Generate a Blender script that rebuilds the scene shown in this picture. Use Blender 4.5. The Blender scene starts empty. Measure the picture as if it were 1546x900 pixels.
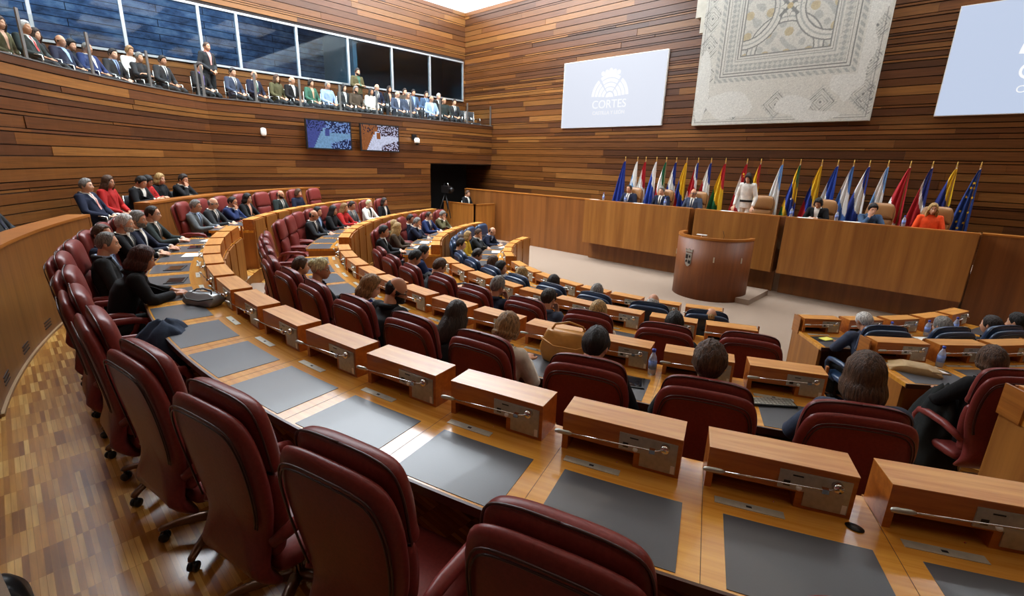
import bpy, math, random
import numpy as np
from mathutils import Vector, Matrix
from mathutils.bvhtree import BVHTree
SC = bpy.context.scene
COL = SC.collection
PI = math.pi
rnd = random.Random(7)
R_ = math.radians
CX, CY = -4.316, 11.21            # centre of the concentric desks
CAMZ = 2.14

# ------------------------------------------------------------------ mesh builder
class MB:
    def __init__(s): s.v = []; s.f = []; s.m = []; s.sm = []
    def add(s, vs, fs, m=0, smooth=False):
        o = len(s.v); s.v += [tuple(v) for v in vs]
        for f in fs: s.f.append(tuple(i + o for i in f)); s.m.append(m); s.sm.append(smooth)
    def box(s, lo, hi, m=0):
        x0, y0, z0 = lo; x1, y1, z1 = hi
        s.add([(x0,y0,z0),(x1,y0,z0),(x1,y1,z0),(x0,y1,z0),(x0,y0,z1),(x1,y0,z1),(x1,y1,z1),(x0,y1,z1)],
              [(0,3,2,1),(4,5,6,7),(0,1,5,4),(1,2,6,5),(2,3,7,6),(3,0,4,7)], m)
    def rings(s, rings, m=0, smooth=True, caps=True, closed=True):
        n = len(rings[0]); vs = [p for r in rings for p in r]; fs = []
        for i in range(len(rings) - 1):
            for j in range(n if closed else n - 1):
                k = (j + 1) % n
                fs.append((i*n+j, i*n+k, (i+1)*n+k, (i+1)*n+j))
        if caps and closed:
            fs.append(tuple(range(n))[::-1]); fs.append(tuple((len(rings)-1)*n + j for j in range(n)))
        s.add(vs, fs, m, smooth)
    def tube(s, pts, rad, m=0, n=8, smooth=True, flat=1.0):
        pts = [Vector(p) for p in pts]
        if not isinstance(rad, (list, tuple)): rad = [rad] * len(pts)
        rr = []; up = Vector((0, 0, 1)); prev = None
        for i, p in enumerate(pts):
            t = (pts[min(i+1, len(pts)-1)] - pts[max(i-1, 0)])
            t = t.normalized() if t.length > 1e-9 else Vector((0, 0, 1))
            a = prev if prev is not None else (Vector((1,0,0)) if abs(t.x) < .9 else Vector((0,1,0)))
            a = (a - t * a.dot(t)).normalized(); prev = a; b = t.cross(a)
            rr.append([p + (a*math.cos(q) + b*math.sin(q)*flat) * rad[i] for q in (2*PI*k/n for k in range(n))])
        s.rings(rr, m, smooth)
    def ell(s, c, r, m=0, nu=16, nv=10, mat=None):
        c = Vector(c); rings = []
        for i in range(1, nv):
            th = PI*i/nv
            rings.append([Vector((r[0]*math.sin(th)*math.cos(2*PI*j/nu), r[1]*math.sin(th)*math.sin(2*PI*j/nu), -r[2]*math.cos(th))) for j in range(nu)])
        rings = [[(c + (mat @ p if mat else p)) for p in q] for q in rings]
        s.rings(rings, m, True)
    def arc(s, r0, r1, z0, z1, a0, a1, m=0, step=1.0, c=(CX, CY)):
        """solid annular sector between radii and heights, angles in degrees"""
        n = max(1, int(math.ceil(abs(a1 - a0) / step))); rings = []
        for i in range(n + 1):
            a = R_(a0 + (a1 - a0)*i/n); cs, sn = math.cos(a), math.sin(a)
            rings.append([(c[0]+r*cs, c[1]+r*sn, z) for r, z in ((r0,z0),(r1,z0),(r1,z1),(r0,z1))])
        s.rings(rings, m, False)
    def lathe(s, prof, m=0, n=20, c=(0,0,0)):
        rings = [[(c[0]+r*math.cos(2*PI*j/n), c[1]+r*math.sin(2*PI*j/n), c[2]+z) for j in range(n)] for r, z in prof]
        s.rings(rings, m, True)
    def xf(s, M):
        s.v = [tuple(M @ Vector(v)) for v in s.v]; return s
    def join(s, o, M=None, m=None):
        s.add([(M @ Vector(v)) if M else v for v in o.v], [], 0)
        k = len(s.v) - len(o.v)
        for f, mm, sm in zip(o.f, o.m, o.sm): s.f.append(tuple(i+k for i in f)); s.m.append(mm if m is None else m); s.sm.append(sm)
    def mesh(s, name):
        me = bpy.data.meshes.new(name); me.from_pydata(s.v, [], s.f); me.update()
        me.polygons.foreach_set('material_index', s.m); me.polygons.foreach_set('use_smooth', s.sm)
        return me

def link(name, me, mats=None, parent=None, loc=None, rz=None, M=None):
    if mats is not None and not me.materials:
        for q in (mats if isinstance(mats, (list, tuple)) else [mats]): me.materials.append(q)
    o = bpy.data.objects.new(name, me); COL.objects.link(o)
    if parent is not None: o.parent = parent
    if M is not None: o.matrix_local = M
    if loc is not None: o.location = loc
    if rz is not None: o.rotation_euler = (0, 0, rz)
    return o
def obj(name, mb, mats, parent=None, **k): return link(name, mb.mesh(name), mats, parent, **k)
def tag(o, label, cat, group=None):
    o['label'] = label; o['category'] = cat
    if group: o['group'] = group
    return o
def thing(name, label, cat, loc=(0,0,0), rz=0.0, group=None, scale=1.0):
    o = bpy.data.objects.new(name, None); COL.objects.link(o); o.empty_display_size = .1
    o.location = loc; o.rotation_euler = (0, 0, rz); o.scale = (scale,)*3
    return tag(o, label, cat, group)
def structure(name, mb, mats, parent=None, **k):
    o = obj(name, mb, mats, parent, **k)
    if parent is None: o['kind'] = 'structure'
    return o
def paint(o, mat, slot=0):
    o.material_slots[slot].link = 'OBJECT'; o.material_slots[slot].material = mat
def copy_tree(root, loc, rz, label, group=None):
    r = root.copy(); COL.objects.link(r); r.location = loc; r.rotation_euler = (0, 0, rz); r['label'] = label
    if group: r['group'] = group
    for ch in root.children:
        c = ch.copy(); COL.objects.link(c); c.parent = r
        for g in ch.children:
            d = g.copy(); COL.objects.link(d); d.parent = c
    return r
def pol(r, a, z=0.0): return Vector((CX + r*math.cos(R_(a)), CY + r*math.sin(R_(a)), z))
ORD = 'first second third fourth fifth sixth seventh eighth ninth tenth eleventh twelfth thirteenth fourteenth fifteenth sixteenth seventeenth eighteenth nineteenth twentieth twenty-first twenty-second twenty-third twenty-fourth'.split()

# ------------------------------------------------------------------ materials
def srgb(r, g, b):
    f = lambda c: (c/255/12.92 if c/255 <= .04045 else ((c/255+.055)/1.055)**2.4)
    return (f(r), f(g), f(b), 1)
class NT:
    def __init__(s, name):
        s.m = bpy.data.materials.new(name); s.m.use_nodes = True; s.t = s.m.node_tree; s.t.nodes.clear()
        s.o = s.n('ShaderNodeOutputMaterial'); s.b = s.n('ShaderNodeBsdfPrincipled'); s.l(s.b.outputs[0], s.o.inputs[0])
    def n(s, ty, **k):
        q = s.t.nodes.new(ty)
        for a, b in k.items(): setattr(q, a, b)
        return q
    def l(s, a, b): s.t.links.new(a, b)
    def math(s, op, a, b=None):
        q = s.n('ShaderNodeMath', operation=op)
        for i, x in enumerate((a, b)):
            if x is None: continue
            if hasattr(x, 'links') or hasattr(x, 'is_linked'): s.l(x, q.inputs[i])
            else: q.inputs[i].default_value = x
        return q.outputs[0]
    def ramp(s, fac, stops):
        q = s.n('ShaderNodeValToRGB'); e = q.color_ramp.elements
        while len(e) < len(stops): e.new(.5)
        for el, (p, c) in zip(e, stops): el.position = p; el.color = c
        s.l(fac, q.inputs[0]); return q.outputs[0]
    def mix(s, a, b, fac, mode='MIX'):
        q = s.n('ShaderNodeMix', data_type='RGBA', blend_type=mode)
        for i, x in ((0, fac), (6, a), (7, b)):
            if hasattr(x, 'is_linked'): s.l(x, q.inputs[i])
            else: q.inputs[i].default_value = x
        return q.outputs[2]
    def noise(s, vec, scale=1, detail=3, rough=.5):
        q = s.n('ShaderNodeTexNoise'); q.inputs['Scale'].default_value = scale; q.inputs['Detail'].default_value = detail; q.inputs['Roughness'].default_value = rough
        if vec is not None: s.l(vec, q.inputs['Vector'])
        return q.outputs[0]
    def map(s, vec, sc=(1,1,1), rot=(0,0,0), loc=(0,0,0)):
        q = s.n('ShaderNodeMapping'); q.inputs['Scale'].default_value = sc; q.inputs['Rotation'].default_value = rot; q.inputs['Location'].default_value = loc
        s.l(vec, q.inputs[0]); return q.outputs[0]
    def bump(s, h, strength=.2, dist=.01):
        q = s.n('ShaderNodeBump'); q.inputs['Strength'].default_value = strength; q.inputs['Distance'].default_value = dist
        s.l(h, q.inputs['Height']); s.l(q.outputs[0], s.b.inputs['Normal'])
    def set(s, **k):
        for a, v in k.items(): s.b.inputs[a.replace('_', ' ')].default_value = v
        return s
def polar(t):
    tc = t.n('ShaderNodeTexCoord'); sx = t.n('ShaderNodeSeparateXYZ'); t.l(tc.outputs['Object'], sx.inputs[0])
    r = t.math('SQRT', t.math('ADD', t.math('MULTIPLY', sx.outputs[0], sx.outputs[0]), t.math('MULTIPLY', sx.outputs[1], sx.outputs[1])))
    a = t.math('ARCTAN2', sx.outputs[1], sx.outputs[0]); cb = t.n('ShaderNodeCombineXYZ')
    t.l(r, cb.inputs[0]); t.l(t.math('MULTIPLY', a, 8.0), cb.inputs[1]); t.l(sx.outputs[2], cb.inputs[2]); return cb.outputs[0]
def wood(name, c1, c2, sc=(3, 3, 3), rough=.3, coat=.0, use_polar=False, vary=.12, spec=.5):
    t = NT(name)
    vec = polar(t) if use_polar else t.n('ShaderNodeTexCoord').outputs['Object']
    oi = t.n('ShaderNodeObjectInfo'); ad = t.n('ShaderNodeVectorMath', operation='ADD'); t.l(vec, ad.inputs[0])
    cb = t.n('ShaderNodeCombineXYZ'); t.l(t.math('MULTIPLY', oi.outputs['Random'], 17.0), cb.inputs[0]); t.l(cb.outputs[0], ad.inputs[1])
    v = t.map(ad.outputs[0], sc)
    n1 = t.noise(v, 1.0, 5, .62)
    col = t.ramp(n1, [(.32, c1), (.68, c2)])
    hs = t.n('ShaderNodeHueSaturation'); t.l(col, hs.inputs['Color'])
    t.l(t.math('ADD', t.math('MULTIPLY', oi.outputs['Random'], vary), 1 - vary/2), hs.inputs['Value'])
    t.l(hs.outputs[0], t.b.inputs['Base Color'])
    t.set(Roughness=rough, Coat_Weight=coat, Coat_Roughness=.08, Specular_IOR_Level=spec); return t.m
def plain(name, c, rough=.5, metal=0.0, bump=0, scale=60, vary=0.0, coat=0.0, **k):
    t = NT(name); t.set(Base_Color=c, Roughness=rough, Metallic=metal, Coat_Weight=coat, **k)
    if vary or bump:
        tc = t.n('ShaderNodeTexCoord'); n = t.noise(tc.outputs['Object'], scale, 4, .6)
        if vary:
            lo = tuple(x*(1-vary) for x in c[:3]) + (1,); hi = tuple(min(1, x*(1+vary)) for x in c[:3]) + (1,)
            t.l(t.ramp(n, [(.3, lo), (.7, hi)]), t.b.inputs['Base Color'])
        if bump: t.bump(n, bump, .004)
    return t.m
def emit(name, c, s):
    t = NT(name); t.set(Base_Color=(0,0,0,1), Emission_Color=c, Emission_Strength=s, Roughness=.5); return t.m
def board_mat(name, rough=.33):
    t = NT(name); at = t.n('ShaderNodeAttribute', attribute_name='tone')
    tc = t.n('ShaderNodeTexCoord'); v = t.map(tc.outputs['Object'], (1.3, 1.3, 42)); n = t.noise(v, 1.0, 5, .65)
    g = t.ramp(n, [(.3, (.62, .6, .58, 1)), (.72, (1.2, 1.2, 1.2, 1))])
    t.l(t.mix(at.outputs['Color'], g, 1.0, 'MULTIPLY'), t.b.inputs['Base Color']); t.set(Roughness=rough, Specular_IOR_Level=.45); return t.m

HONEY1, HONEY2 = srgb(176, 112, 44), srgb(206, 146, 70)
M = {}
M['desk'] = wood('desk_wood', srgb(196,126,40), srgb(226,164,70), (26, .9, 4), .2, .4, True, .04)
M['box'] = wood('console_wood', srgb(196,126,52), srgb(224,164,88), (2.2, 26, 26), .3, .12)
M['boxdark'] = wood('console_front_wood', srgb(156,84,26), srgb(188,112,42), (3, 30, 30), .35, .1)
M['panel'] = wood('panel_wood', srgb(134,80,28), srgb(164,106,44), (9, 9, .5), .38, .05, False, .08)
M['dais'] = wood('dais_wood', srgb(130,80,32), srgb(168,112,52), (5, 5, .28), .36, .08, False, .05)
M['daisdark'] = wood('dais_base_wood', srgb(108,62,24), srgb(140,86,38), (5, 5, .28), .42, 0, False, .05)
M['lectern'] = wood('lectern_wood', srgb(108,58,24), srgb(130,74,32), (12, 12, .8), .5, .0, False, .05)
M['ledge'] = wood('rail_wood', srgb(140,82,30), srgb(176,110,46), (.8, .8, 30), .3, .2, False, .05)
M['boards'] = board_mat('wall_boards')
M['back'] = plain('board_backing', srgb(30, 16, 8), .8)
M['lip'] = plain('desk_edge', srgb(70, 36, 14), .35)
M['seam'] = plain('dark_joint', srgb(48, 26, 12), .7)
M['dark'] = plain('black_void', srgb(10, 9, 8), .9)  # near-black colour paints the shade inside the doorway and console slots
M['pad'] = plain('writing_pad_leather', srgb(74, 75, 78), .3, bump=.06, scale=180, coat=.1)
M['steel'] = plain('brushed_steel', srgb(176, 176, 166), .36, .55, vary=.12, scale=40)
M['plate'] = plain('satin_plate', srgb(206, 204, 188), .32, .45, vary=.1, scale=25)
M['chrome'] = plain('chrome', srgb(215, 215, 212), .12, 1.0)
M['white'] = plain('white_plastic', srgb(232, 232, 226), .35)
M['black'] = plain('black_plastic', srgb(16, 16, 17), .4)
M['red'] = plain('red_led', srgb(200, 60, 30), .4)
M['maroon'] = plain('maroon_leather', srgb(118, 48, 44), .36, bump=.12, scale=70, vary=.14, Specular_IOR_Level=.27)
M['maroonpipe'] = plain('maroon_piping', srgb(56, 20, 18), .4)
M['blue'] = plain('blue_leather', srgb(38, 62, 92), .3, bump=.12, scale=70, vary=.12, coat=.1)
M['bluepipe'] = plain('blue_piping', srgb(16, 28, 44), .4)
M['tan'] = plain('tan_leather', srgb(150, 104, 58), .4, bump=.1, scale=70, vary=.12)
M['legwood'] = plain('bronze_arm', srgb(112, 74, 44), .3, .3)
M['carpet'] = plain('beige_carpet', srgb(144, 124, 106), .95, bump=.5, scale=220, vary=.12)
M['ceil'] = plain('ceiling_white', srgb(206, 204, 198), .8)
M['whitewall'] = plain('lantern_white', srgb(232, 232, 230), .7)
M['metalrail'] = plain('rail_metal', srgb(150, 152, 150), .3, .8)
M['mullion'] = plain('mullion_metal', srgb(190, 196, 198), .35, .6)
M['paper'] = plain('paper', srgb(228, 226, 218), .7)
M['gold'] = plain('gilt', srgb(205, 165, 85), .3, .8)
M['screen'] = emit('projection_image', srgb(228, 233, 247), 1.12)
M['screenlogo'] = emit('projection_logo', srgb(252, 253, 255), 1.22)
M['screen2'] = emit('projection_image_bright', srgb(206, 220, 246), 1.05)
def parquet():
    t = NT('parquet'); tc = t.n('ShaderNodeTexCoord'); b = t.n('ShaderNodeTexBrick'); b.offset = .37; b.offset_frequency = 1; b.squash = 1
    t.l(t.map(tc.outputs['Object'], (1,1,1), (0,0,0)), b.inputs['Vector'])
    for k, v in (('Scale', 1.0), ('Mortar Size', .0012), ('Brick Width', .25), ('Row Height', .028), ('Bias', 0.0)): b.inputs[k].default_value = v
    b.inputs['Color1'].default_value = (0,0,0,1); b.inputs['Color2'].default_value = (1,1,1,1); b.inputs['Mortar'].default_value = (.25,.25,.25,1)
    col = t.ramp(b.outputs['Color'], [(0, srgb(140,88,34)), (.3, srgb(174,118,50)), (.65, srgb(200,146,70)), (1, srgb(226,182,104))])
    n = t.noise(t.map(tc.outputs['Object'], (3, 34, 3)), 1, 5, .6); g = t.ramp(n, [(.3, (.86,.84,.82,1)), (.7, (1.25,1.25,1.25,1))])
    t.l(t.mix(col, g, 1.0, 'MULTIPLY'), t.b.inputs['Base Color']); t.set(Roughness=.27, Coat_Weight=.3, Coat_Roughness=.16); return t.m
M['parquet'] = parquet()
def glass(name, tint, refl):
    t = NT(name); t.t.nodes.remove(t.b); tr = t.n('ShaderNodeBsdfTransparent'); tr.inputs[0].default_value = tint
    gl = t.n('ShaderNodeBsdfGlossy'); gl.inputs['Roughness'].default_value = .03
    lw = t.n('ShaderNodeLayerWeight'); lw.inputs[0].default_value = .5
    mx = t.n('ShaderNodeMixShader'); t.l(t.math('ADD', t.math('MULTIPLY', t.math('POWER', lw.outputs['Facing'], 4.0), .7), refl), mx.inputs[0]); t.l(tr.outputs[0], mx.inputs[1]); t.l(gl.outputs[0], mx.inputs[2]); t.l(mx.outputs[0], t.o.inputs[0]); return t.m
M['pane'] = glass('window_glass', (.72, .82, .88, 1), .03)
M['railglass'] = glass('railing_glass', (.93, .96, .96, 1), .025)
def bottle_mat():
    t = NT('water_bottle_plastic'); t.set(Base_Color=srgb(220,230,245), Roughness=.08, Transmission_Weight=.55, IOR=1.3, Alpha=.85); return t.m
M['bottle'] = bottle_mat(); M['bluecap'] = plain('blue_cap', srgb(40, 70, 180), .4)
M['bluelabel'] = plain('blue_label', srgb(120, 148, 214), .4)
_cloth = {}
def cloth(c, rough=.85):
    k = (c, rough)
    if k not in _cloth:
        t = NT('cloth'); tc = t.n('ShaderNodeTexCoord'); n = t.noise(tc.outputs['Object'], 9, 4, .6); col = srgb(*c)
        t.l(t.ramp(n, [(.3, tuple(x*.8 for x in col[:3]) + (1,)), (.7, tuple(x*1.12 for x in col[:3]) + (1,))]), t.b.inputs['Base Color'])
        t.set(Roughness=rough, Specular_IOR_Level=.25); t.bump(t.noise(tc.outputs['Object'], 14, 3, .5), .35, .02); _cloth[k] = t.m
    return _cloth[k]
_hairm = {}
def hairmat(c):
    if c not in _hairm:
        t = NT('hair'); tc = t.n('ShaderNodeTexCoord'); n = t.noise(t.map(tc.outputs['Object'], (60, 60, 9)), 1.6, 4, .6); col = srgb(*c)
        t.l(t.ramp(n, [(.36, tuple(x*.35 for x in col[:3]) + (1,)), (.66, tuple(min(1, x*1.55) for x in col[:3]) + (1,))]), t.b.inputs['Base Color'])
        t.set(Roughness=.48, Specular_IOR_Level=.35); t.bump(n, .9, .015); _hairm[c] = t.m
    return _hairm[c]
_skinm = {}
def skinmat(c):
    if c not in _skinm:
        t = NT('skin'); t.set(Base_Color=srgb(*c), Roughness=.5, Specular_IOR_Level=.35); _skinm[c] = t.m
    return _skinm[c]
# ------------------------------------------------------------------ setting
XL, XR, YF, YB, ZC = -16.83, 8.2, 14.53, -4.6, 8.0
XP = -15.12                      # lower wall / parapet of the gallery
RW = 12.93                       # curved wall behind the seats
ZROWS = []
_z = -1.25; _r = random.Random(3)
while _z < 8.4:
    h = _r.choice([.20, .20, .17, .145, .06, .06, .11, .19, .055]); ZROWS.append((_z, _z + h)); _z += h
TONES = [srgb(134,82,36), srgb(116,68,30), srgb(158,104,50), srgb(98,58,30), srgb(126,76,34), srgb(144,92,44), srgb(110,66,36)]
def plank_wall(name, path, z0, z1, holes=(), seed=1, bright=1.0):
    """horizontal boards of varied width with open joints; path runs so that the room lies to its right"""
    rg = random.Random(seed); P = [Vector((x, y, 0)) for x, y in path]; S = [0]
    for a, b in zip(P, P[1:]): S.append(S[-1] + (b - a).length)
    def at(s):
        for i in range(len(P) - 1):
            if s <= S[i+1] or i == len(P) - 2:
                t = (s - S[i])/(S[i+1] - S[i]); d = (P[i+1] - P[i]).normalized(); return P[i].lerp(P[i+1], t), Vector((d.y, -d.x, 0))
    mb = MB(); tone = []
    def strip(s0, s1, a, b, d0, d1, m, tn):
        cuts = [s0] + [s for s in S if s0 + 1e-4 < s < s1 - 1e-4] + [s1]; rings = []
        for s in cuts:
            p, n = at(s); q0 = p + n*d0; q1 = p + n*d1
            rings.append([(q0.x,q0.y,a), (q1.x,q1.y,a), (q1.x,q1.y,b), (q0.x,q0.y,b)])
        k = len(mb.f); mb.rings(rings, m, False); tone.extend([tn]*(len(mb.f) - k))
    def free(s0, s1, a, b):
        segs = [(s0, s1)]
        for h0, h1, ha, hb in holes:
            if b <= ha + 1e-3 or a >= hb - 1e-3: continue
            nx = []
            for u, v in segs:
                if h1 <= u or h0 >= v: nx.append((u, v)); continue
                if u < h0: nx.append((u, h0))
                if v > h1: nx.append((h1, v))
            segs = nx
        return segs
    zl = sorted(set([z0, z1] + [h for q in holes for h in q[2:] if z0 < h < z1]))
    for a, b in zip(zl, zl[1:]):
        for u, v in free(0, S[-1], a, b): strip(u, v, a, b, -.03, .0, 1, (0,0,0,1))
    for a, b in ZROWS:
        a2, b2 = max(a, z0), min(b, z1)
        if b2 - a2 < .03: continue
        s = -rg.uniform(0, 2)
        while s < S[-1]:
            L = rg.uniform(1.6, 5.5); u, v = max(0, s), min(S[-1], s + L); s += L
            if v - u < .02: continue
            c = rg.choice(TONES); k = rg.uniform(.50, .76)*bright; tn = (c[0]*k, c[1]*k, c[2]*k, 1); dep = rg.choice([.012, .02, .026])
            for p, q in free(u, v, a2, b2):
                if q - p > .01: strip(p, q - .003, a2 + .009, b2 - .009, .0, dep, 0, tn)
    o = structure(name, mb, [M['boards'], M['back']])
    ca = o.data.color_attributes.new('tone', 'FLOAT_COLOR', 'CORNER')
    arr = []
    for pl, tn in zip(o.data.polygons, tone): arr += list(tn) * pl.loop_total
    ca.data.foreach_set('color', arr); return o

# front wall (room lies towards -Y: path runs from left to right)
plank_wall('wall_front', [(XL, YF), (XR, YF)], .2, ZC, seed=11)
# left wall carrying the gallery windows: path runs towards +Y, room to its right (+X)
WZ0, WZ1 = 4.6, 6.12
WY = [-4.05, -2.3, -.555, 1.19, 2.935, 4.68, 5.66, 7.41, 9.17, 10.92, 12.66, 14.4]
plank_wall('wall_left', [(XL, YB), (XL, YF)], 3.2, ZC, holes=[(WY[0]-YB, WY[-1]-YB, WZ0, WZ1)], seed=12)
# lower wall and parapet: curved behind the seats then straight to the front wall
curve = [(pol(RW, a).x, pol(RW, a).y) for a in np.arange(335, 214.5, -1.5)]
lower = curve + [(XP, 4.12), (XP, YF)]
Ltot = [0]
for a, b in zip(lower, lower[1:]): Ltot.append(Ltot[-1] + math.dist(a, b))
sdoor = Ltot[-1] - (YF - 11.33)
plank_wall('wall_gallery', lower, -.3, 3.545, holes=[(sdoor, Ltot[-1] + 1, -1, 2.0)], seed=13, bright=1.0)
mb = MB(); rings = []
for x, y in lower[:-1] + [(XP, YF - .02)]:
    i = lower.index((x, y)) if (x, y) in lower else len(lower) - 1
    a = lower[max(i-1, 0)]; b = lower[min(i+1, len(lower)-1)]; d = Vector((b[0]-a[0], b[1]-a[1], 0)).normalized(); n = Vector((d.y, -d.x, 0))
    p = Vector((x, y, 0)); q0, q1 = p + n*.035, p - n*.12
    rings.append([(q0.x,q0.y,3.545), (q0.x,q0.y,3.565), (q1.x,q1.y,3.565), (q1.x,q1.y,3.545)])
mb.rings(rings, 0, False); structure('trim_1', mb, M['metalrail'])
# doorway recess in the gallery wall
mb = MB(); X0 = XP - 1.6
mb.box((X0-.05, 11.1, -.9), (X0, YF, 2.05), 0); mb.box((X0, 11.1, 1.98), (XP-.04, YF, 2.05), 0); mb.box((X0, 11.2, -.3), (XP-.04, 11.28, 2.0), 0); mb.box((X0, 11.2, -.3), (XP+.02, YF, .0), 0)
structure('wall_recess', mb, M['dark'])
# gallery floor with a raised rear step, and its underside
mb = MB(); inner = [(p[0], p[1]) for p in lower]; rings = []; rings2 = []
for x, y in inner:
    dx, dy = x - CX, y - CY
    if x <= XP + 1e-6 and y > 4.0: ox, oy = XL, y
    else:
        t = min((XL - CX)/dx if dx < -1e-6 else 1e9, (XR - CX)/dx if dx > 1e-6 else 1e9, (YB - CY)/dy if dy < -1e-6 else 1e9); ox, oy = CX + dx*t, CY + dy*t
    L = math.dist((x, y), (ox, oy)); ux, uy = (ox - x)/L, (oy - y)/L; ix, iy = x + ux*.06, y + uy*.06
    rings.append([(ix,iy,3.0), (ox,oy,3.0), (ox,oy,3.2), (ix,iy,3.2)])
    if x < -8: rings2.append([(x+ux*.95,y+uy*.95,3.2), (ox,oy,3.2), (ox,oy,3.42), (x+ux*.95,y+uy*.95,3.42)])
mb.rings(rings, 0, False); mb.rings(rings2, 0, False); structure('floor_gallery', mb, M['carpet'])
# window panes and mullions in the gallery wall
for i, (a, b) in enumerate(zip(WY, WY[1:])):
    mb = MB(); t = .035
    for lo, hi in (((XL-.05, a, WZ0), (XL+.05, a+t, WZ1)), ((XL-.05, b-t, WZ0), (XL+.05, b, WZ1)), ((XL-.05, a, WZ0-.02), (XL+.06, b, WZ0+t)), ((XL-.05, a, WZ1-t), (XL+.06, b, WZ1+.02))): mb.box(lo, hi)
    w = structure('window_%d' % (i+1), mb, M['mullion']); g = MB(); g.box((XL-.012, a+t, WZ0+t), (XL-.004, b-t, WZ1-t)); obj('pane', g, M['pane'], w)
# exterior board wall seen through the panes
t = NT('weathered_boards'); tc = t.n('ShaderNodeTexCoord'); sx = t.n('ShaderNodeSeparateXYZ'); t.l(tc.outputs['Object'], sx.inputs[0])
n = t.noise(t.map(tc.outputs['Object'], (1, 1.1, 2.2)), 1.6, 6, .65); col = t.ramp(n, [(.3, srgb(44,58,84)), (.5, srgb(96,124,164)), (.75, srgb(168,190,214))])
br = t.n('ShaderNodeTexBrick'); br.offset = .4; cb = t.n('ShaderNodeCombineXYZ'); t.l(sx.outputs[1], cb.inputs[0]); t.l(sx.outputs[2], cb.inputs[1]); t.l(cb.outputs[0], br.inputs['Vector'])
for k, v in (('Scale', 1.0), ('Mortar Size', .012), ('Brick Width', 2.1), ('Row Height', .2)): br.inputs[k].default_value = v
br.inputs['Color1'].default_value = (.8,.8,.8,1); br.inputs['Color2'].default_value = (1,1,1,1); br.inputs['Mortar'].default_value = (.12,.12,.14,1)
t.l(t.mix(col, br.outputs['Color'], 1.0, 'MULTIPLY'), t.b.inputs['Base Color']); t.set(Roughness=.85)
mb = MB(); mb.box((-19.3, -8, 3.0), (-19.1, 9.6, 9)); structure('wall_exterior', mb, t.m)
mb = MB(); mb.box((-19.3, 9.4, 3.0), (XL-.06, 9.55, 9)); mb.box((-19.3, 9.5, 3.0), (-19.1, 15.2, 9)); mb.box((-19.3, 9.5, 6.6), (XL-.06, 15.2, 6.75)); mb.box((-19.3, 15.1, 3), (XL-.06, 15.2, 9)); mb.box((-19.3, 9.5, 2.9), (XL-.06, 15.2, 3.0))  # added enclosure that blocks outside light so the far panes look dark
structure('wall_corridor', mb, plain('corridor_dark', srgb(72, 92, 100), .7))
mb = MB(); mb.box((-19.3, -8, 2.9), (XL-.06, 9.4, 3.0)); structure('ground_exterior', mb, plain('paving', srgb(120,120,118), .9))
# plain walls behind the viewer, ceiling with its roof lantern
mb = MB(); mb.box((XR, YB, -1.2), (XR+.2, YF+.2, ZC+1.8)); structure('wall_right', mb, M['panel'])
mb = MB(); mb.box((XL-.2, YB-.2, -1.2), (XR+.2, YB, ZC+1.8)); structure('wall_back', mb, M['panel'])
mb = MB(); mb.box((XL-.2, YF+.0, -1.2), (XR+.2, YF+.2, .3)); mb.box((XL-.2, YF, .2), (XR+.2, YF+.2, ZC)); structure('wall_core', mb, M['back'])
SX, SY = -9.0, 12.7                 # edges of the L-shaped roof lantern
mb = MB(); mb.box((SX, YB, ZC), (XR, SY, ZC+.15)); mb.box((XL-.2, YB, ZC), (SX, .3, ZC+.15)); structure('ceiling', mb, M['ceil'])
mb = MB()
mb.box((XL-.25, YB, ZC-.0), (XL-.02, YF+.25, ZC+1.9)); mb.box((XL-.2, YF+.02, ZC), (XR+.2, YF+.25, ZC+1.9)); mb.box((SX, .3, ZC+.15), (SX+.12, SY, ZC+1.8)); mb.box((SX, SY-.12, ZC+.15), (XR, SY, ZC+1.8))
structure('wall_lantern', mb, M['whitewall'])
M['sky'] = emit('lantern_daylight', (.86, .93, 1.0, 1), 1.0)
mb = MB(); mb.box((XL-.2, .3, ZC+1.7), (SX+.1, YF+.2, ZC+1.75)); mb.box((SX+.1, SY-.1, ZC+1.7), (XR, YF+.2, ZC+1.75)); structure('ceiling_lantern', mb, M['sky'])
# floors: pit carpet and four parquet tiers
PITZ, FZ = -.78, {'R1': 0.0, 'R2': -.26, 'R3': -.52, 'R4': -.78}
RIN = {'R1': 9.70, 'R2': 7.90, 'R3': 6.15, 'R0': 11.58}
mb = MB(); mb.box((XL, YB, -1.2), (XR, YF, PITZ)); structure('floor', mb, M['carpet'])
for k, (ro, z) in {'R3': (7.9, -.52), 'R2': (9.7, -.26), 'R1': (11.9, 0.0)}.items():
    mb = MB(); mb.arc(RIN[k], ro, -1.0, z-.004, 190, 350, 1, 2); mb.arc(RIN[k], ro, z-.004, z, 190, 350, 0, 2); structure('floor_tier', mb, [M['parquet'], M['panel']])
mb = MB(); mb.arc(11.62, 17.0, -1.0, .36, 200, 335, 0, 2); structure('floor_upper', mb, M['carpet'])
for a0, a1 in ((239.2, 244.0), (298.2, 305.4)):
    for k, ro in (('R1', 9.7), ('R2', 7.9), ('R3', 6.15)):
        mb = MB(); mb.arc(ro-.32, ro+.3, -1.0, FZ[k]-.13, a0, a1, 0, 1); mb.arc(ro, ro+1.2, -1.0, FZ[k]+.006, a0, a1, 0, 1); structure('floor_step', mb, M['carpet'])
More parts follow.
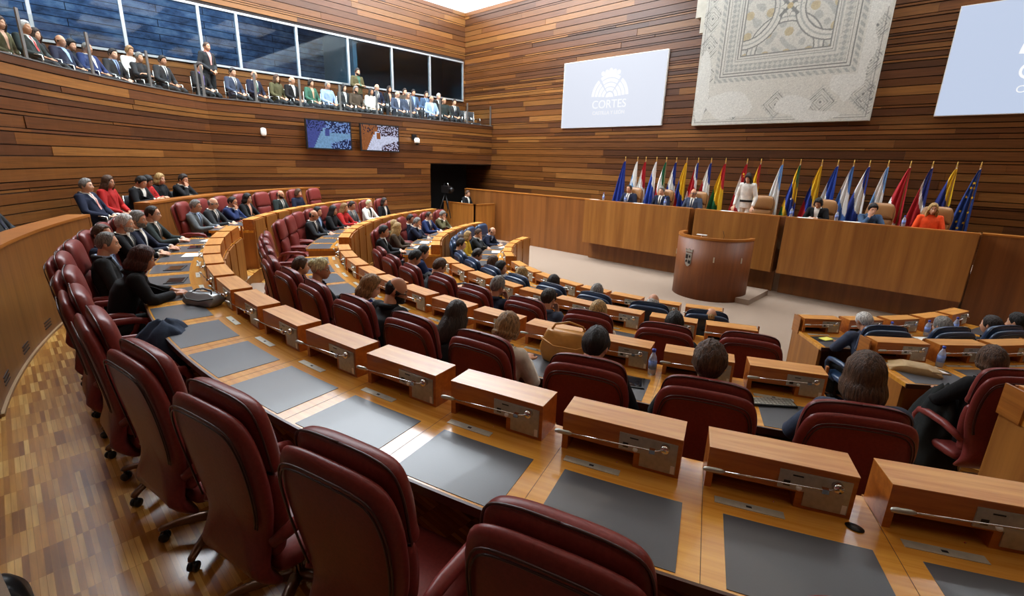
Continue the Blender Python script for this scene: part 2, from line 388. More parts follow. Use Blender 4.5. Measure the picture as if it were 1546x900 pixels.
# wooden barrier in front of the topmost row (two runs)
mb = MB()
for a0, a1 in ((243.4, 264.5), (190, 233.6)):
    mb.arc(11.60, 11.66, -.05, 1.18, a0, a1, 0, 1); mb.arc(11.585, 11.86, 1.18, 1.215, a0, a1, 1, 1)
    for a in (a0, a1): mb.arc(11.595, 11.85, -.05, 1.18, a-.12, a+.12, 0, 1)
    a = a0 + 1
    while a < a1:                     # small slotted vents near the floor
        for k in range(3):
            mb.arc(11.594, 11.60, .10 + .035*k, .112 + .035*k, a, a + 1.1, 2, 1)
        a += 4.2
M['barrier'] = wood('barrier_wood', srgb(112,66,26), srgb(140,88,38), (9, 9, .5), .38, .05, False, .08)
structure('wall_barrier', mb, [M['barrier'], M['ledge'], M['seam']])
mb = MB(); mb.arc(11.575, 11.60, 0, .025, 243.4, 264.5, 0, 1); structure('baseboard_curved', mb, plain('baseboard_paint', srgb(176, 142, 100), .5))
# lower panelling of the front wall beside the presidential dais, with the platform behind it
mb = MB(); mb.box((-15.15, 13.07, -.9), (-8.75, 13.14, 1.04), 0); mb.box((-15.15, 13.05, 1.04), (-8.75, 13.3, 1.07), 1)
structure('wall_panelling', mb, [M['daisdark'], M['ledge']])
mb = MB(); mb.box((.22, 13.07, -.9), (XR, 13.14, 1.04), 0); mb.box((.22, 13.05, 1.04), (XR, 13.3, 1.07), 1); structure('wall_panelling', mb, [M['daisdark'], M['ledge']])
mb = MB(); mb.box((-15.1, 13.15, -.9), (XR, YF, .25)); mb.box((-8.7, 12.97, -.9), (.1, 13.16, .25)); structure('floor_platform', mb, M['carpet'])
# ------------------------------------------------------------------ curved desks
RINGS = {   # user-side radius of the consoles, floor, angular pitch, console width, first console angle per block
 'R1': dict(ru=9.93, fz=0.0, p=3.947, w=3.3, blocks={'central': [295.73-3.947*k for k in range(14, -1, -1)], 'gallery-side': [231.7-3.947*k for k in range(9)]}),
 'R2': dict(ru=8.145, fz=-.26, p=4.5, w=3.73, blocks={'central': [294.03-4.5*k for k in range(11, -1, -1)], 'gallery-side': [234.97-4.5*k for k in range(10)], 'far-side': [307.3+4.5*k for k in range(2)]}),
 'R3': dict(ru=6.39, fz=-.52, p=5.7, w=4.75, blocks={'central': [292-5.7*k for k in range(8, -1, -1)], 'gallery-side': [229.25-5.7*k for k in range(7)], 'far-side': [307.3+5.7*k for k in range(3)]}),
 'R4': dict(ru=4.78, fz=-.78, p=7.0, w=6.0, blocks={'central': [288.8-7.0*k for k in range(7, -1, -1)], 'gallery-side': [227.2-7.4*k for k in range(5)], 'far-side': [307.8+7.4*k for k in range(5)]}),
}
RNAME = {'R1': 'outermost', 'R2': 'second', 'R3': 'third', 'R4': 'innermost'}
ZD = .74
def seat_angle(r, block, i):
    g = RINGS[r]; return g['blocks'][block][i] + g['w']/2 + .3

# console: body, control plate, microphone, knob, button, sockets
def make_console(ringkey):
    g = RINGS[ringkey]; W = 2*g['ru']*math.sin(R_(g['w']/2)); D, Hh = .185, .2; x0, x1 = -W/2, W/2
    root = thing('microphone_console', 'console', 'console')
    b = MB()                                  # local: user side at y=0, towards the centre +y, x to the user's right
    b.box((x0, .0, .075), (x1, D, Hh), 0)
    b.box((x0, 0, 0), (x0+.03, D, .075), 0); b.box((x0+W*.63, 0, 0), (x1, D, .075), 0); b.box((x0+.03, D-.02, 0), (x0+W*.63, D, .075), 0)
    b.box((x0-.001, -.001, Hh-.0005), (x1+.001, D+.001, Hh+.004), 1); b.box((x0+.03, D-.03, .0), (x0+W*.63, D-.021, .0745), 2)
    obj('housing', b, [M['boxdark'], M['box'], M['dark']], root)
    b = MB(); xa, xb, xc = x0+W*.50, x0+W*.68, x1-.018
    b.box((xa, -.006, .085), (xc, .001, .172), 0); b.box((xb, -.006, .018), (xc, .001, .086), 0)
    b.box((xc-.022, -.008, .022), (xc-.004, -.005, .062), 1); b.box((xa+.02, -.008, .10), (xa+.045, -.005, .125), 2)
    b.box((xa+.05, -.0075, .152), (xa+.09, -.005, .158), 2)
    for k in range(5): b.lathe([(.0001, 0), (.0035, 0), (.0035, .004), (.0001, .004)], 1 if k < 3 else 3, 6)
    obj('control_plate', b, [M['steel'], M['white'], M['black'], M['red']], root)
    b = MB(); Q = Matrix.Translation((xa + .08, -.012, .1)) @ Matrix.Rotation(PI/2, 4, 'X')
    c = MB(); c.lathe([(.0001, -.008), (.011, -.008), (.012, 0), (.009, .006), (.0001, .007)], 0, 12); b.join(c, Q); obj('button', b, M['white'], root)
    b = MB(); c = MB(); c.lathe([(.0001, -.02), (.021, -.02), (.021, .016), (.018, .022), (.0001, .022)], 0, 16)
    b.join(c, Matrix.Translation((xc-.055, -.014, .148)) @ Matrix.Rotation(PI/2, 4, 'X')); obj('knob', b, M['chrome'], root)
    b = MB(); b.tube([(xc-.055, -.034, .148), (xc-.10, -.05, .143), (0, -.058, .140), (x0+.06, -.064, .134)], 0.0036, 0, 8)
    b.box((xc-.12, -.062, .132), (xc-.095, -.042, .152), 0)
    mic = obj('microphone', b, M['chrome'], root)
    b = MB(); b.tube([(x0+.065, -.0635, .134), (x0+.05, -.064, .1335), (x0-.0, -.066, .132), (x0-.016, -.067, .131), (x0-.022, -.067, .131)], [.006, .0105, .0115, .009, .001], 0, 10)
    obj('microphone_head', b, M['steel'], mic); return root
def block_text(block): return {'central': 'central block', 'gallery-side': 'gallery-side block', 'far-side': 'far-side block'}[block]
def build_desks():
    for rk, g in RINGS.items():
        proto = None; ru = g['ru']; zt = g['fz'] + ZD
        for bl, fls in g['blocks'].items():
            fl = sorted(fls); n = len(fl); a0, a1 = fl[0] - .35, fl[-1] + g['w'] + .35
            side = 'lectern-facing' if bl == 'central' else bl
            root = thing('curved_desk', '%s curved wooden desk with grey writing pads, %s' % (RNAME[rk], {'central': 'central block facing the lectern', 'gallery-side': 'block beneath the gallery windows', 'far-side': 'block across the aisle beside the dais'}[bl]), 'desk', (CX, CY, 0), 0, 'curved desks')
            def arcmb(): return MB()
            o = (0, 0)
            b = MB(); b.arc(ru-.19, ru+.585, zt-.04, zt, a0, a1, 0, .7, o); b.arc(ru+.585, ru+.60, zt-.045, zt+.001, a0, a1, 2, .7, o)
            for q in fl:                       # joints between the seats
                d = R_(.0009*57.3/ru*10); b.arc(ru-.19, ru+.585, zt-.001, zt+.0006, q-.03, q-.03+.012*9.93/ru, 1, 1, o)
            ed = 1 if bl != 'far-side' else 1
            obj('worktop', b, [M['desk'], M['seam'], M['lip']], root)
            b = MB(); zl = g['fz'] - (.26 if rk != 'R4' else 0)
            b.arc(ru-.21, ru-.185, zl, zt-.04 + .0, a0, a1, 0, .7, o)
            for q, e in zip(fl, fl[1:] + [a1]): b.arc(ru-.222, ru-.205, zl+.04, zt+(-.01 if bl == 'central' else .19), q+.02, q+g['w']-.02, 0, .7, o)
            obj('front_panel', b, M['panel'], root)
            for a, s in ((a0, -1), (a1, 1)):
                b = MB(); w = .035/ru*57.3; b.arc(ru-.20, ru+.55, g['fz'], zt-.04, a-(w if s > 0 else 0), a+(w if s < 0 else 0), 0, 1, o)
                b.arc(ru-.22, ru-(.03 if bl == 'far-side' else .19), zt-.04, zt+.2, a, a+s*.12, 1, 1, o); obj('end_panel', b, [M['panel'] if not (bl == 'gallery-side') else M['panel'], M['ledge']], root)
            for i, q in enumerate(fl):
                m = q + (g['w'] + .62*9.93/ru*.6)/2 + .12; hw = .262/ru*57.3
                b = MB(); b.arc(ru+.17, ru+.572, zt-.002, zt+.0025, m-hw, m+hw, 0, .6, o); obj('writing_pad', b, M['pad'], root)
                b = MB(); k = 57.3/ru; c = q + .045*k; b.arc(ru+.062, ru+.105, zt-.002, zt+.003, c, c+.27*k, 0, .8, o); b.arc(ru+.077, ru+.09, zt+.0028, zt+.0038, c+.125*k, c+.147*k, 1, .8, o)
                obj('inset_plate', b, [M['plate'], M['black']], root)
            # consoles: things of their own, counted from the aisle on the gallery side
            order = fl if bl == 'central' else (fl[::-1] if bl == 'gallery-side' else fl)
            for i, q in enumerate(order):
                mid = q + g['w']/2; p = pol(ru, mid, zt); rz = R_(mid + 90)
                lab = 'wooden microphone console, %s from the %saisle, %s %s desk' % (ORD[i], 'gallery-side ' if bl == 'central' else '', RNAME[rk], bl)
                if proto is None:
                    proto = make_console(rk); proto.location = p; proto.rotation_euler = (0, 0, rz); proto['label'] = lab; proto['group'] = 'microphone consoles on the curved desks'
                else: copy_tree(proto, p, rz, lab, 'microphone consoles on the curved desks')
build_desks()
b = MB(); rings = [[(CX+r*math.cos(R_(a)), CY+r*math.sin(R_(a)), z) for r, a in pts] for z, pts in []]
def grommet():
    b = MB(); c = pol(9.985, 295.1, .742); b.lathe([(.0001, 0), (.034, 0), (.034, .003), (.0001, .0032)], 0, 20)
    o = obj('cable_grommet', b, M['black'], loc=c); o.scale = (1.0, .7, 1); tag(o, 'round black cable grommet set in outermost desk between two consoles', 'grommet')
grommet()

# ------------------------------------------------------------------ chairs
def rounded(pts, n=56):
    """closed Catmull-Rom curve through pts, n samples"""
    k = len(pts); out = []
    for i in range(n):
        t = i*k/n; j = int(t); f = t - j; p = [pts[(j+d-1) % k] for d in range(4)]
        out.append(tuple(.5*((2*p[1][c]) + (-p[0][c]+p[2][c])*f + (2*p[0][c]-5*p[1][c]+4*p[2][c]-p[3][c])*f*f + (-p[0][c]+3*p[1][c]-3*p[2][c]+p[3][c])*f**3) for c in range(2)))
    return out
def mirror(half): return half + [(-x, z) for x, z in half[::-1] if abs(x) > 1e-6]
def pillow(b, outline, yc, tf, tb, m=0, power=8):
    zs = [p[1] for p in outline]; zc = (min(zs)+max(zs))/2; ss = [0.12, .35, .6, .8, .9, .95, .98, 1.0]
    def ring(s, t):
        r = []
        for x, z in outline:
            px, pz = x*s, zc + (z-zc)*s; r.append((px, yc(pz) + t*math.sqrt(max(0, 1 - s**power)), pz))
        return r
    b.rings([ring(s, -tb) for s in ss] + [ring(s, tf) for s in ss[::-1][1:]], m, True, True)
def make_chair(kind, legs=True):
    lea, pip = {'maroon': (M['maroon'], M['maroonpipe']), 'blue': (M['blue'], M['bluepipe']), 'tan': (M['tan'], M['maroonpipe'])}[kind]
    root = thing('office_chair', 'chair', 'chair')
    yb = lambda z: -.225 - .15*max(0, (z-.60))**1.3 - .05*math.exp(-((z-.44)/.12)**2) + .9*max(0, .46-z)**1.3
    half = [(0, 1.205), (.15, 1.20), (.235, 1.17), (.274, 1.07), (.277, .92), (.256, .76), (.216, .62), (.222, .50), (.236, .41), (.19, .335), (0, .315)]
    out = rounded(mirror(half)[:-0 or None], 60)
    b = MB(); pillow(b, out, yb, .045, .048, 0, 5); sh = obj('back_shell', b, lea, root)
    b = MB()
    for s, dy in ((.90, -.043), (.86, -.0465)):
        zc = (.315+1.205)/2; oo = [p for p in sorted(out, key=lambda p: math.atan2(p[0], p[1]-zc)) if p[1] > .66]; pts = [(x*s, yb(zc+(z-zc)*s)+dy, zc+(z-zc)*s) for x, z in oo]; b.tube(pts, .004, 0, 6)
    obj('piping', b, pip, sh)
    h2 = [(0, 1.245), (.14, 1.24), (.222, 1.21), (.252, 1.12), (.252, .97), (.232, .905), (0, .895)]
    b = MB(); pillow(b, rounded(mirror(h2), 48), lambda z: yb(z)+.075, .06, .05, 0, 5); hc = obj('headrest', b, lea, root)
    b = MB(); zc = (.895+1.245)/2; pts = [(x*.99, yb(z)+.052, zc+(z-zc)*.995) for x, z in rounded(mirror(h2), 48)]; b.tube(pts + [pts[0]], .005, 0, 6); obj('seam', b, pip, hc)
    h3 = [(0, .902), (.205, .898), (.238, .82), (.225, .67), (.205, .55), (.2, .49), (0, .47)]
    b = MB(); pillow(b, rounded(mirror(h3), 44), lambda z: yb(z)+.07, .055, .05, 0, 5); obj('backrest', b, lea, root)
    sq = rounded([(.24,.2),(.2,.255),(0,.27),(-.2,.255),(-.24,.2),(-.255,0),(-.235,-.19),(-.18,-.23),(0,-.235),(.18,-.23),(.235,-.19),(.255,0)], 44)
    c = MB(); pillow(c, [(x, y) for x, y in sq], lambda z: 0.0, .055, .06, 0, 6)
    b = MB(); b.join(c, Matrix(((1,0,0,0),(0,0,1,0),(0,-1,0,0),(0,0,0,1)))); b.v = [(x, y+.02, -z*1.0+.43) for x, y, z in b.v]
    b.f = [f[::-1] for f in b.f] if False else b.f; obj('seat', b, lea, root)
    for s in (-1, 1):
        b = MB(); x = s*.275; b.tube([(x*.87, -.24, .60), (x, -.19, .645), (x, -.08, .665), (x, .1, .66), (x, .19, .64), (x, .225, .58), (x, .20, .50), (x*.95, .14, .42), (x*.85, .08, .39)], [.022, .028, .032, .033, .031, .027, .024, .022, .02], 0, 10); obj('armrest', b, lea, root)
    b = MB(); b.lathe([(.001, .36), (.11, .36), (.11, .345), (.03, .33), (.027, .10), (.04, .07), (.001, .07)], 0, 14); obj('column', b, M['chrome'], root)
    if legs:
        for k in range(5):
            a = 2*PI*k/5 + .3; d = Vector((math.cos(a), math.sin(a), 0)); b = MB()
            b.tube([d*.02+Vector((0,0,.11)), d*.12+Vector((0,0,.115)), d*.24+Vector((0,0,.10)), d*.31+Vector((0,0,.082)), d*.325+Vector((0,0,.075))], [.034, .03, .024, .022, .012], 0, 8, flat=.8)
            lg = obj('leg', b, M['legwood'], root); b = MB(); p = d*.305; q = Vector((-d.y, d.x, 0))
            for s in (-1, 1):
                c = MB(); c.lathe([(.001, -.009), (.026, -.009), (.028, 0), (.026, .009), (.001, .009)], 0, 12)
                rot = Matrix.Rotation(a, 4, 'Z') @ Matrix.Rotation(PI/2, 4, 'X'); b.join(c, Matrix.Translation(p + q*.014*s + Vector((0,0,.028))) @ rot)
            b.tube([p+Vector((0,0,.03)), p+Vector((0,0,.07))], .011, 0, 8); obj('caster', b, M['black'], lg)
    return root
CHAIR = {}
def chair_at(key, loc, rz, label, group):
    if key not in CHAIR:
        CHAIR[key] = r = make_chair(*key); r.location = loc; r.rotation_euler = (0, 0, rz); r['label'] = label; r['group'] = group; return r
    return copy_tree(CHAIR[key], loc, rz, label, group)
rc = random.Random(21)
def seat_chairs():
    for rk, bl, idx in [('R1','central',range(0, 14)), ('R1','gallery-side',range(0, 8)), ('R2','central',range(12)), ('R2','gallery-side',range(0, 9)), ('R3','central',range(9)), ('R3','gallery-side',range(7)),
                        ('R3','far-side',range(0, 1)), ('R4','central',range(8)), ('R4','gallery-side',range(5)), ('R4','far-side',range(5))]:
        g = RINGS[rk]; n = len(g['blocks'][bl])
        for i in idx:
            occ = (rk, bl, i) in OCC; rr = g['ru'] + (.89 if occ else .82); a = seat_angle(rk, bl, i) + rc.uniform(-.1, .1)
            da = CH_ADJ.get((rk, bl, i), (0, 0)); kind = 'blue' if rk == 'R4' else 'maroon'; key = (kind, rk in ('R1', 'R2', 'R3') or rk == 'R4')
            lab = '%s leather %s chair at %s desk, %s block, %s seat from gallery-side aisle' % (kind, 'occupied' if occ else 'empty', RNAME[rk], bl, ORD[i])
            if bl != 'central': lab = lab.replace(' from gallery-side aisle', ' from aisle')
            chair_at(key, pol(rr + da[0], a + da[1], g['fz']), R_(a + 90 + rc.uniform(-4, 4)), lab, 'leather chairs at the curved desks')
# ------------------------------------------------------------------ people
def V(*a): return Vector(a)
def head_mb():
    b = MB(); nu, nv = 52, 40; rings = []
    for i in range(1, nv):
        th = PI*i/nv; r = []
        for j in range(nu):
            ph = 2*PI*j/nu; dx, dy, dz = math.sin(th)*math.sin(ph), math.sin(th)*math.cos(ph), math.cos(th)
            x, y, z = .074*dx, .094*dy, .114*dz
            if z < 0:
                t = -z/.114; x *= 1 - .30*t**1.6; y *= (1 - .30*t) if y < 0 else (1 + .72*t**1.5)
            if dy > 0:
                G = lambda cx, sx, cz, sz: math.exp(-((x-cx)/sx)**2 - ((z-cz)/sz)**2)
                y += .025*G(0,.013,-.026,.018) + .012*G(0,.010,.0,.022) + .004*G(0,.05,.036,.012) + .005*G(0,.022,-.063,.008) - .003*G(0,.02,-.075,.006) + .009*G(0,.02,-.098,.014)
                y -= .011*(G(.031,.014,.010,.011) + G(-.031,.014,.010,.011)); y += .004*(G(.042,.016,-.02,.018) + G(-.042,.016,-.02,.018))
            r.append((x, y, z))
        rings.append(r)
    b.rings(rings[::-1], 0, True)
    for s in (-1, 1):
        b.ell((s*.076, -.010, -.006), (.009, .019, .032), 0, 12, 8, Matrix.Rotation(s*.35, 3, 'Z'))
        b.ell((s*.079, -.004, -.006), (.007, .010, .02), 0, 8, 6)
    return b
HEAD = head_mb()
def hand_mb(b, w, d, nrm, s, curl=.5, spread=1.0):
    """palm, four fingers and thumb; w wrist, d pointing direction, nrm back of hand, s +1 when the thumb lies towards +x side vector"""
    d = d.normalized(); nrm = (nrm - d*nrm.dot(d)).normalized(); side = d.cross(nrm)*s       # thumb side
    rings = []
    for t, hw, ht in ((-.015, .026, .02), (.0, .029, .018), (.03, .037, .016), (.065, .041, .014), (.088, .039, .011), (.094, .03, .006)):
        c = w + d*t; rings.append([c + side*hw*math.cos(q) + nrm*ht*math.sin(q) for q in (2*PI*k/12 for k in range(12))])
    b.rings(rings, 0, True)
    for k, (off, L) in enumerate(((.030, .070), (.010, .080), (-.011, .074), (-.030, .058))):
        p = w + d*.082 + side*off*spread; dd = (d + side*off*1.6*spread).normalized(); pts = [p]; ang = .12
        for seg in (.45, .32, .23):
            ang += curl*.75; pts.append(pts[-1] + (dd*math.cos(ang) - nrm*math.sin(ang))*L*seg)
        b.tube(pts, [.0095, .0088, .008, .0062], 0, 8)
    p = w + d*.02 + side*.03; b.tube([p - side*.01, p + side*.022 + d*.022 - nrm*.006, p + side*.032 + d*.052 - nrm*.014, p + side*.03 + d*.074 - nrm*.02], [.014, .012, .0105, .008], 0, 8)
def remesh(mb, name, voxel, smooth=2, dec=1.0):
    me = mb.mesh('tmp'); o = bpy.data.objects.new('tmp', me); COL.objects.link(o)
    m = o.modifiers.new('r', 'REMESH'); m.mode = 'VOXEL'; m.voxel_size = voxel; m.use_smooth_shade = True
    if smooth: q = o.modifiers.new('s', 'SMOOTH'); q.iterations = smooth; q.factor = .5
    if dec < 1: q = o.modifiers.new('d', 'DECIMATE'); q.ratio = dec
    dg = bpy.context.evaluated_depsgraph_get(); dg.update(); out = bpy.data.meshes.new_from_object(o.evaluated_get(dg)); out.name = name
    bpy.data.objects.remove(o); bpy.data.meshes.remove(me)
    out.polygons.foreach_set('use_smooth', [True]*len(out.polygons)); out.update(); return out
def ellring(c, rx, ry, fwd=0.0, n=20, p=2.4):
    r = []
    for k in range(n):
        q = 2*PI*k/n; cs, sn = math.cos(q), math.sin(q)
        r.append((c.x + rx*math.copysign(abs(cs)**(2/p), cs), c.y + ry*math.copysign(abs(sn)**(2/p), sn), c.z + fwd*math.sin(q)*ry))
    return r
def lerp(a, b, t): return a + (b - a)*t
BASE = dict(pelvis=V(0,-.13,.50), chest=V(0,-.13,.85), neck=V(0,-.115,1.02), head=V(0,-.06,1.20), yaw=0, pitch=0,
            kneeL=V(-.12,.34,.50), kneeR=V(.12,.34,.50), ankL=V(-.13,.32,.09), ankR=V(.13,.32,.09), hcurl=.45, armpits=.0)
def P(**k): q = dict(BASE); q.update(k); return q
DOWN = V(0,0,1)
POSES = {
 'desk': P(elL=V(-.27,.06,.76), elR=V(.27,.06,.76), wrL=V(-.10,.27,.785), wrR=V(.12,.27,.785), hdL=V(.75,.6,-.05), hdR=V(-.75,.6,-.05)),
 'lap': P(pelvis=V(0,-.12,.5), chest=V(0,-.17,.85), neck=V(0,-.165,1.02), head=V(0,-.11,1.20), elL=V(-.27,-.08,.72), elR=V(.27,-.08,.72), wrL=V(-.11,.12,.63), wrR=V(.11,.12,.63), hdL=V(.6,.7,-.2), hdR=V(-.6,.7,-.2)),
 'recline': P(pelvis=V(0,-.05,.49), chest=V(0,-.21,.81), neck=V(0,-.24,.98), head=V(0,-.20,1.155), pitch=8, elL=V(-.29,-.12,.70), elR=V(.29,-.12,.70), wrL=V(-.10,.10,.62), wrR=V(.10,.12,.62), hdL=V(.7,.6,-.2), hdR=V(-.7,.6,-.2)),
 'chin': P(chest=V(0,-.08,.85), neck=V(0,-.03,1.01), head=V(0,.03,1.18), pitch=-6, elL=V(-.25,.14,.775), elR=V(.20,.20,.78), wrL=V(-.05,.31,.785), wrR=V(.075,.13,1.00), hdL=V(.85,.4,-.05), hdR=V(-.25,-.1,.9), hcurlR=.9, nrmR=V(.2,.9,.2)),
 'lean': P(chest=V(0,.0,.84), neck=V(0,.09,.99), head=V(0,.17,1.15), pitch=-14, elL=V(-.28,.18,.775), elR=V(.28,.18,.775), wrL=V(-.10,.38,.785), wrR=V(.10,.38,.785), hdL=V(.6,.8,-.03), hdR=V(-.6,.8,-.03)),
 'phone': P(chest=V(0,-.09,.85), neck=V(0,-.05,1.01), head=V(0,.02,1.17), pitch=-20, elL=V(-.27,.05,.75), elR=V(.27,.05,.75), wrL=V(-.07,.27,.83), wrR=V(.07,.27,.83), hdL=V(.3,.9,.2), hdR=V(-.3,.9,.2), hcurl=.8),
 'crossed': P(chest=V(0,-.15,.85), neck=V(0,-.14,1.02), head=V(0,-.08,1.20), elL=V(-.26,.0,.77), elR=V(.26,.0,.76), wrL=V(.06,.10,.80), wrR=V(-.06,.13,.77), hdL=V(.95,-.2,.1), hdR=V(-.95,-.15,.05)),
 'stand': P(pelvis=V(0,0,.93), chest=V(0,-.01,1.25), neck=V(0,0,1.42), head=V(0,.045,1.60), kneeL=V(-.10,.02,.5), kneeR=V(.10,.02,.5), ankL=V(-.11,-.01,.09), ankR=V(.11,-.01,.09), elL=V(-.26,-.02,1.13), elR=V(.26,-.02,1.13), wrL=V(-.09,.16,.98), wrR=V(.09,.17,.97), hdL=V(.7,.3,-.5), hdR=V(-.7,.3,-.5)),
 'speak': P(pelvis=V(0,0,.93), chest=V(0,.03,1.25), neck=V(0,.07,1.42), head=V(0,.13,1.58), pitch=-22, kneeL=V(-.10,.02,.5), kneeR=V(.10,.02,.5), ankL=V(-.11,-.01,.09), ankR=V(.11,-.01,.09), elL=V(-.27,.05,1.13), elR=V(.27,.05,1.13), wrL=V(-.26,.20,.93), wrR=V(.26,.20,.93), hdL=V(0,.7,-.6), hdR=V(0,.7,-.6)),
}
for base, nm, yw in (('desk','desk_left',28), ('desk','desk_right',-28), ('lap','lap_left',25), ('lap','lap_right',-30), ('lean','lean_right',-40)):
    q = dict(POSES[base]); q['yaw'] = yw; POSES[nm] = q
def head_matrix(p): return Matrix.Translation(p['head']) @ Matrix.Rotation(R_(p['yaw']), 4, 'Z') @ Matrix.Rotation(R_(p['pitch'] - 11), 4, 'X')
BUILT = {}
def build_pose(nm):
    if nm in BUILT: return BUILT[nm]
    p = dict(POSES[nm]); p['neck'] = p['neck'] + V(0,0,.03); p['chest'] = p['chest'] + V(0,0,.01); pe, ch, nk = p['pelvis'], p['chest'], p['neck']; lean = (nk.y - pe.y)/max(.2, (nk.z - pe.z)); stand = pe.z > .8
    shL, shR = nk + V(-.175,-.005,-.045), nk + V(.175,-.005,-.045)
    hipL, hipR = pe + V(-.09,0,0), pe + V(.09,0,0)
    def limbs(b, ra, rl, hands):
        for s, sh, el, wr, hd in ((-1, shL, p['elL'], p['wrL'], p['hdL']), (1, shR, p['elR'], p['wrR'], p['hdR'])):
            if ra:
                b.tube([sh + V(-s*.06,0,-.0), sh, lerp(sh,el,.5), lerp(sh,el,.92)+V(0,-.004,0), lerp(el,wr,.1), lerp(el,wr,.5), lerp(el,wr,ra[5])], [ra[0], ra[0], ra[1], ra[2], ra[2], ra[3], ra[4]], 0, 12)
                b.ell(sh, (ra[0]*1.02, ra[0]*1.05, ra[0]*1.0), 0, 12, 8)
            if hands:
                nrm = p.get('nrmR', DOWN) if s == 1 else DOWN; hand_mb(b, wr + hd.normalized()*.02, hd, nrm, 1 if s == 1 else -1, p.get('hcurlR', p['hcurl']) if s == 1 else p['hcurl'])
        if rl:
            for hp, kn, an in ((hipL, p['kneeL'], p['ankL']), (hipR, p['kneeR'], p['ankR'])):
                b.tube([hp + V(0,-.02,0) if not stand else hp+V(0,0,.05), hp, lerp(hp,kn,.5), lerp(hp,kn,.93), lerp(kn,an,.08)+V(0,.005,0), lerp(kn,an,.45), lerp(kn,an,rl[5])], [rl[0], rl[0], rl[1], rl[2], rl[2], rl[3], rl[4]], 0, 12)
    def torso(b, k, g, top=True):
        w = lerp(pe, ch, .5)
        rr = [ellring(pe+V(0,0,-.06), .155*k+g, .11*k+g, 0), ellring(pe+V(0,0,.03), .165*k+g, .118*k+g, 0), ellring(w, .150*k+g, .108*k+g, 0), ellring(ch, .168*k+g, .118*k+g, -lean*.3),
              ellring(lerp(ch,nk,.5), .172*k+g, .108*k+g, -lean*.3), ellring(nk+V(0,-.005,-.055), .165*k+g, .088*k+g), ellring(nk+V(0,0,-.018), .115*k+g, .074*k+g), ellring(nk+V(0,0,.012), .062+g*.8, .062+g*.8)]
        b.rings(rr, 0, True)
    b = MB(); torso(b, .9, 0); limbs(b, (.048, .042, .037, .035, .026, 1.08), (.078, .068, .052, .05, .038, 1.0), True)
    hm = head_matrix(p); hd = hm @ V(0,-.02,-.06); b.tube([nk + V(0,0,-.05), nk + V(0,.0,.02), lerp(nk+V(0,0,.02), hd, .6), hd], [.064, .058, .056, .056], 0, 14); b.join(HEAD, hm)
    for an in (p['ankL'], p['ankR']): b.tube([an+V(0,-.05,-.045), an+V(0,.02,-.04), an+V(0,.12,-.06), an+V(0,.18,-.065)], [.03,.038,.035,.018], 0, 10)
    body = remesh(b, 'body', .0062, 1, .38)
    b = MB(); torso(b, 1.0, .016); limbs(b, (.074, .066, .058, .05, .043, .98), None, False); jk = remesh(b, 'jacket', .0125, 5)
    bv = MB(); torso(bv, 1.0, .008); vest = remesh(bv, 'vest', .0125, 4)
    b = MB(); b.rings([ellring(pe+V(0,-.02,-.1 if not stand else -.05), .16, .125), ellring(pe+V(0,0,0), .178, .13), ellring(pe+V(0,0,.1), .165, .122)], 0, True); limbs(b, None, (.098, .085, .067, .06, .052, .96), False); tr = remesh(b, 'trousers', .014, 3)
    b = MB()
    for an in (p['ankL'], p['ankR']):
        b.rings([[(an.x+w*math.cos(q), an.y+y, max(.0, h*(.5+.5*math.sin(q)))) for q in (2*PI*k/12 for k in range(12))] for y, w, h in ((-.075,.03,.07), (-.06,.042,.10), (.0,.042,.11), (.08,.046,.075), (.15,.044,.06), (.195,.03,.045), (.205,.012,.03))], 0, True)
    sh = b.mesh('shoes')
    def patches(meobj):
        tree = BVHTree.FromPolygons([v.co.copy() for v in meobj.vertices], [tuple(q.vertices) for q in meobj.polygons])
        ax = (pe - nk).normalized(); f = V(0,1,0); f = (f - ax*f.dot(ax)).normalized()
        def patch(b, fn, u0, u1, nu, nvv, off, m=0):
            rows = []
            for i in range(nu+1):
                u = u0 + (u1-u0)*i/nu; xa, xb = fn(u); row = []
                for j in range(nvv+1):
                    q = nk + V(0,0,.03) + ax*(u*.36) + V(1,0,0)*(xa + (xb-xa)*j/nvv); h = tree.ray_cast(q + f*.5, -f, 1.0)
                    row.append(tuple((h[0] if h[0] else q + f*.07) + f*off))
                rows.append(row)
            b.rings(rows, m, True, False, False)
        sh_ = MB(); wv = lambda u: .062*(1-u)**.8 + .006
        patch(sh_, lambda u: (-wv(u), wv(u)), .02, 1.0, 14, 8, .004)
        co_ = MB(); co_.tube([nk + V(.064*math.cos(q), .066*math.sin(q)-.002, .012+.012*math.cos(q+PI/2)) for q in (2*PI*k/20 for k in range(21))], .019, 0, 8, True, 1.0)
        cu = []
        for wr, el in ((p['wrL'], p['elL']), (p['wrR'], p['elR'])): c_ = MB(); c_.tube([lerp(el,wr,.95), lerp(el,wr,1.03)], [.036, .034], 0, 12); cu.append(c_.mesh('cuff'))
        tie = MB(); patch(tie, lambda u: (-(.014+.012*u), .014+.012*u), .09, .97, 12, 3, .010)
        lp = MB()
        for s in (-1, 1):
            lw = lambda u: .042*math.sin(min(1, max(0, u*1.15+.12))*PI)**.7
            patch(lp, (lambda u, s=s: (s*wv(u), s*(wv(u)+lw(u)))), .06, .97, 12, 3, .009)
        lp.tube([nk + V(.078*math.cos(q), .074*math.sin(q)-.012, .004-.016*math.sin(q)) for q in (PI*.93 + PI*1.14*k/16 for k in range(17))], [.01]+[.024]*15+[.01], 0, 8)
        return sh_.mesh('shirt'), tie.mesh('tie'), lp.mesh('lapels'), co_.mesh('collar'), cu
    s, t, l, co, cu = patches(jk)
    BUILT[nm] = dict(body=body, jacket=jk, vest=vest, trousers=tr, shoes=sh, shirt=s, tie=t, lapels=l, collar=co, cuffs=cu, hm=hm); return BUILT[nm]
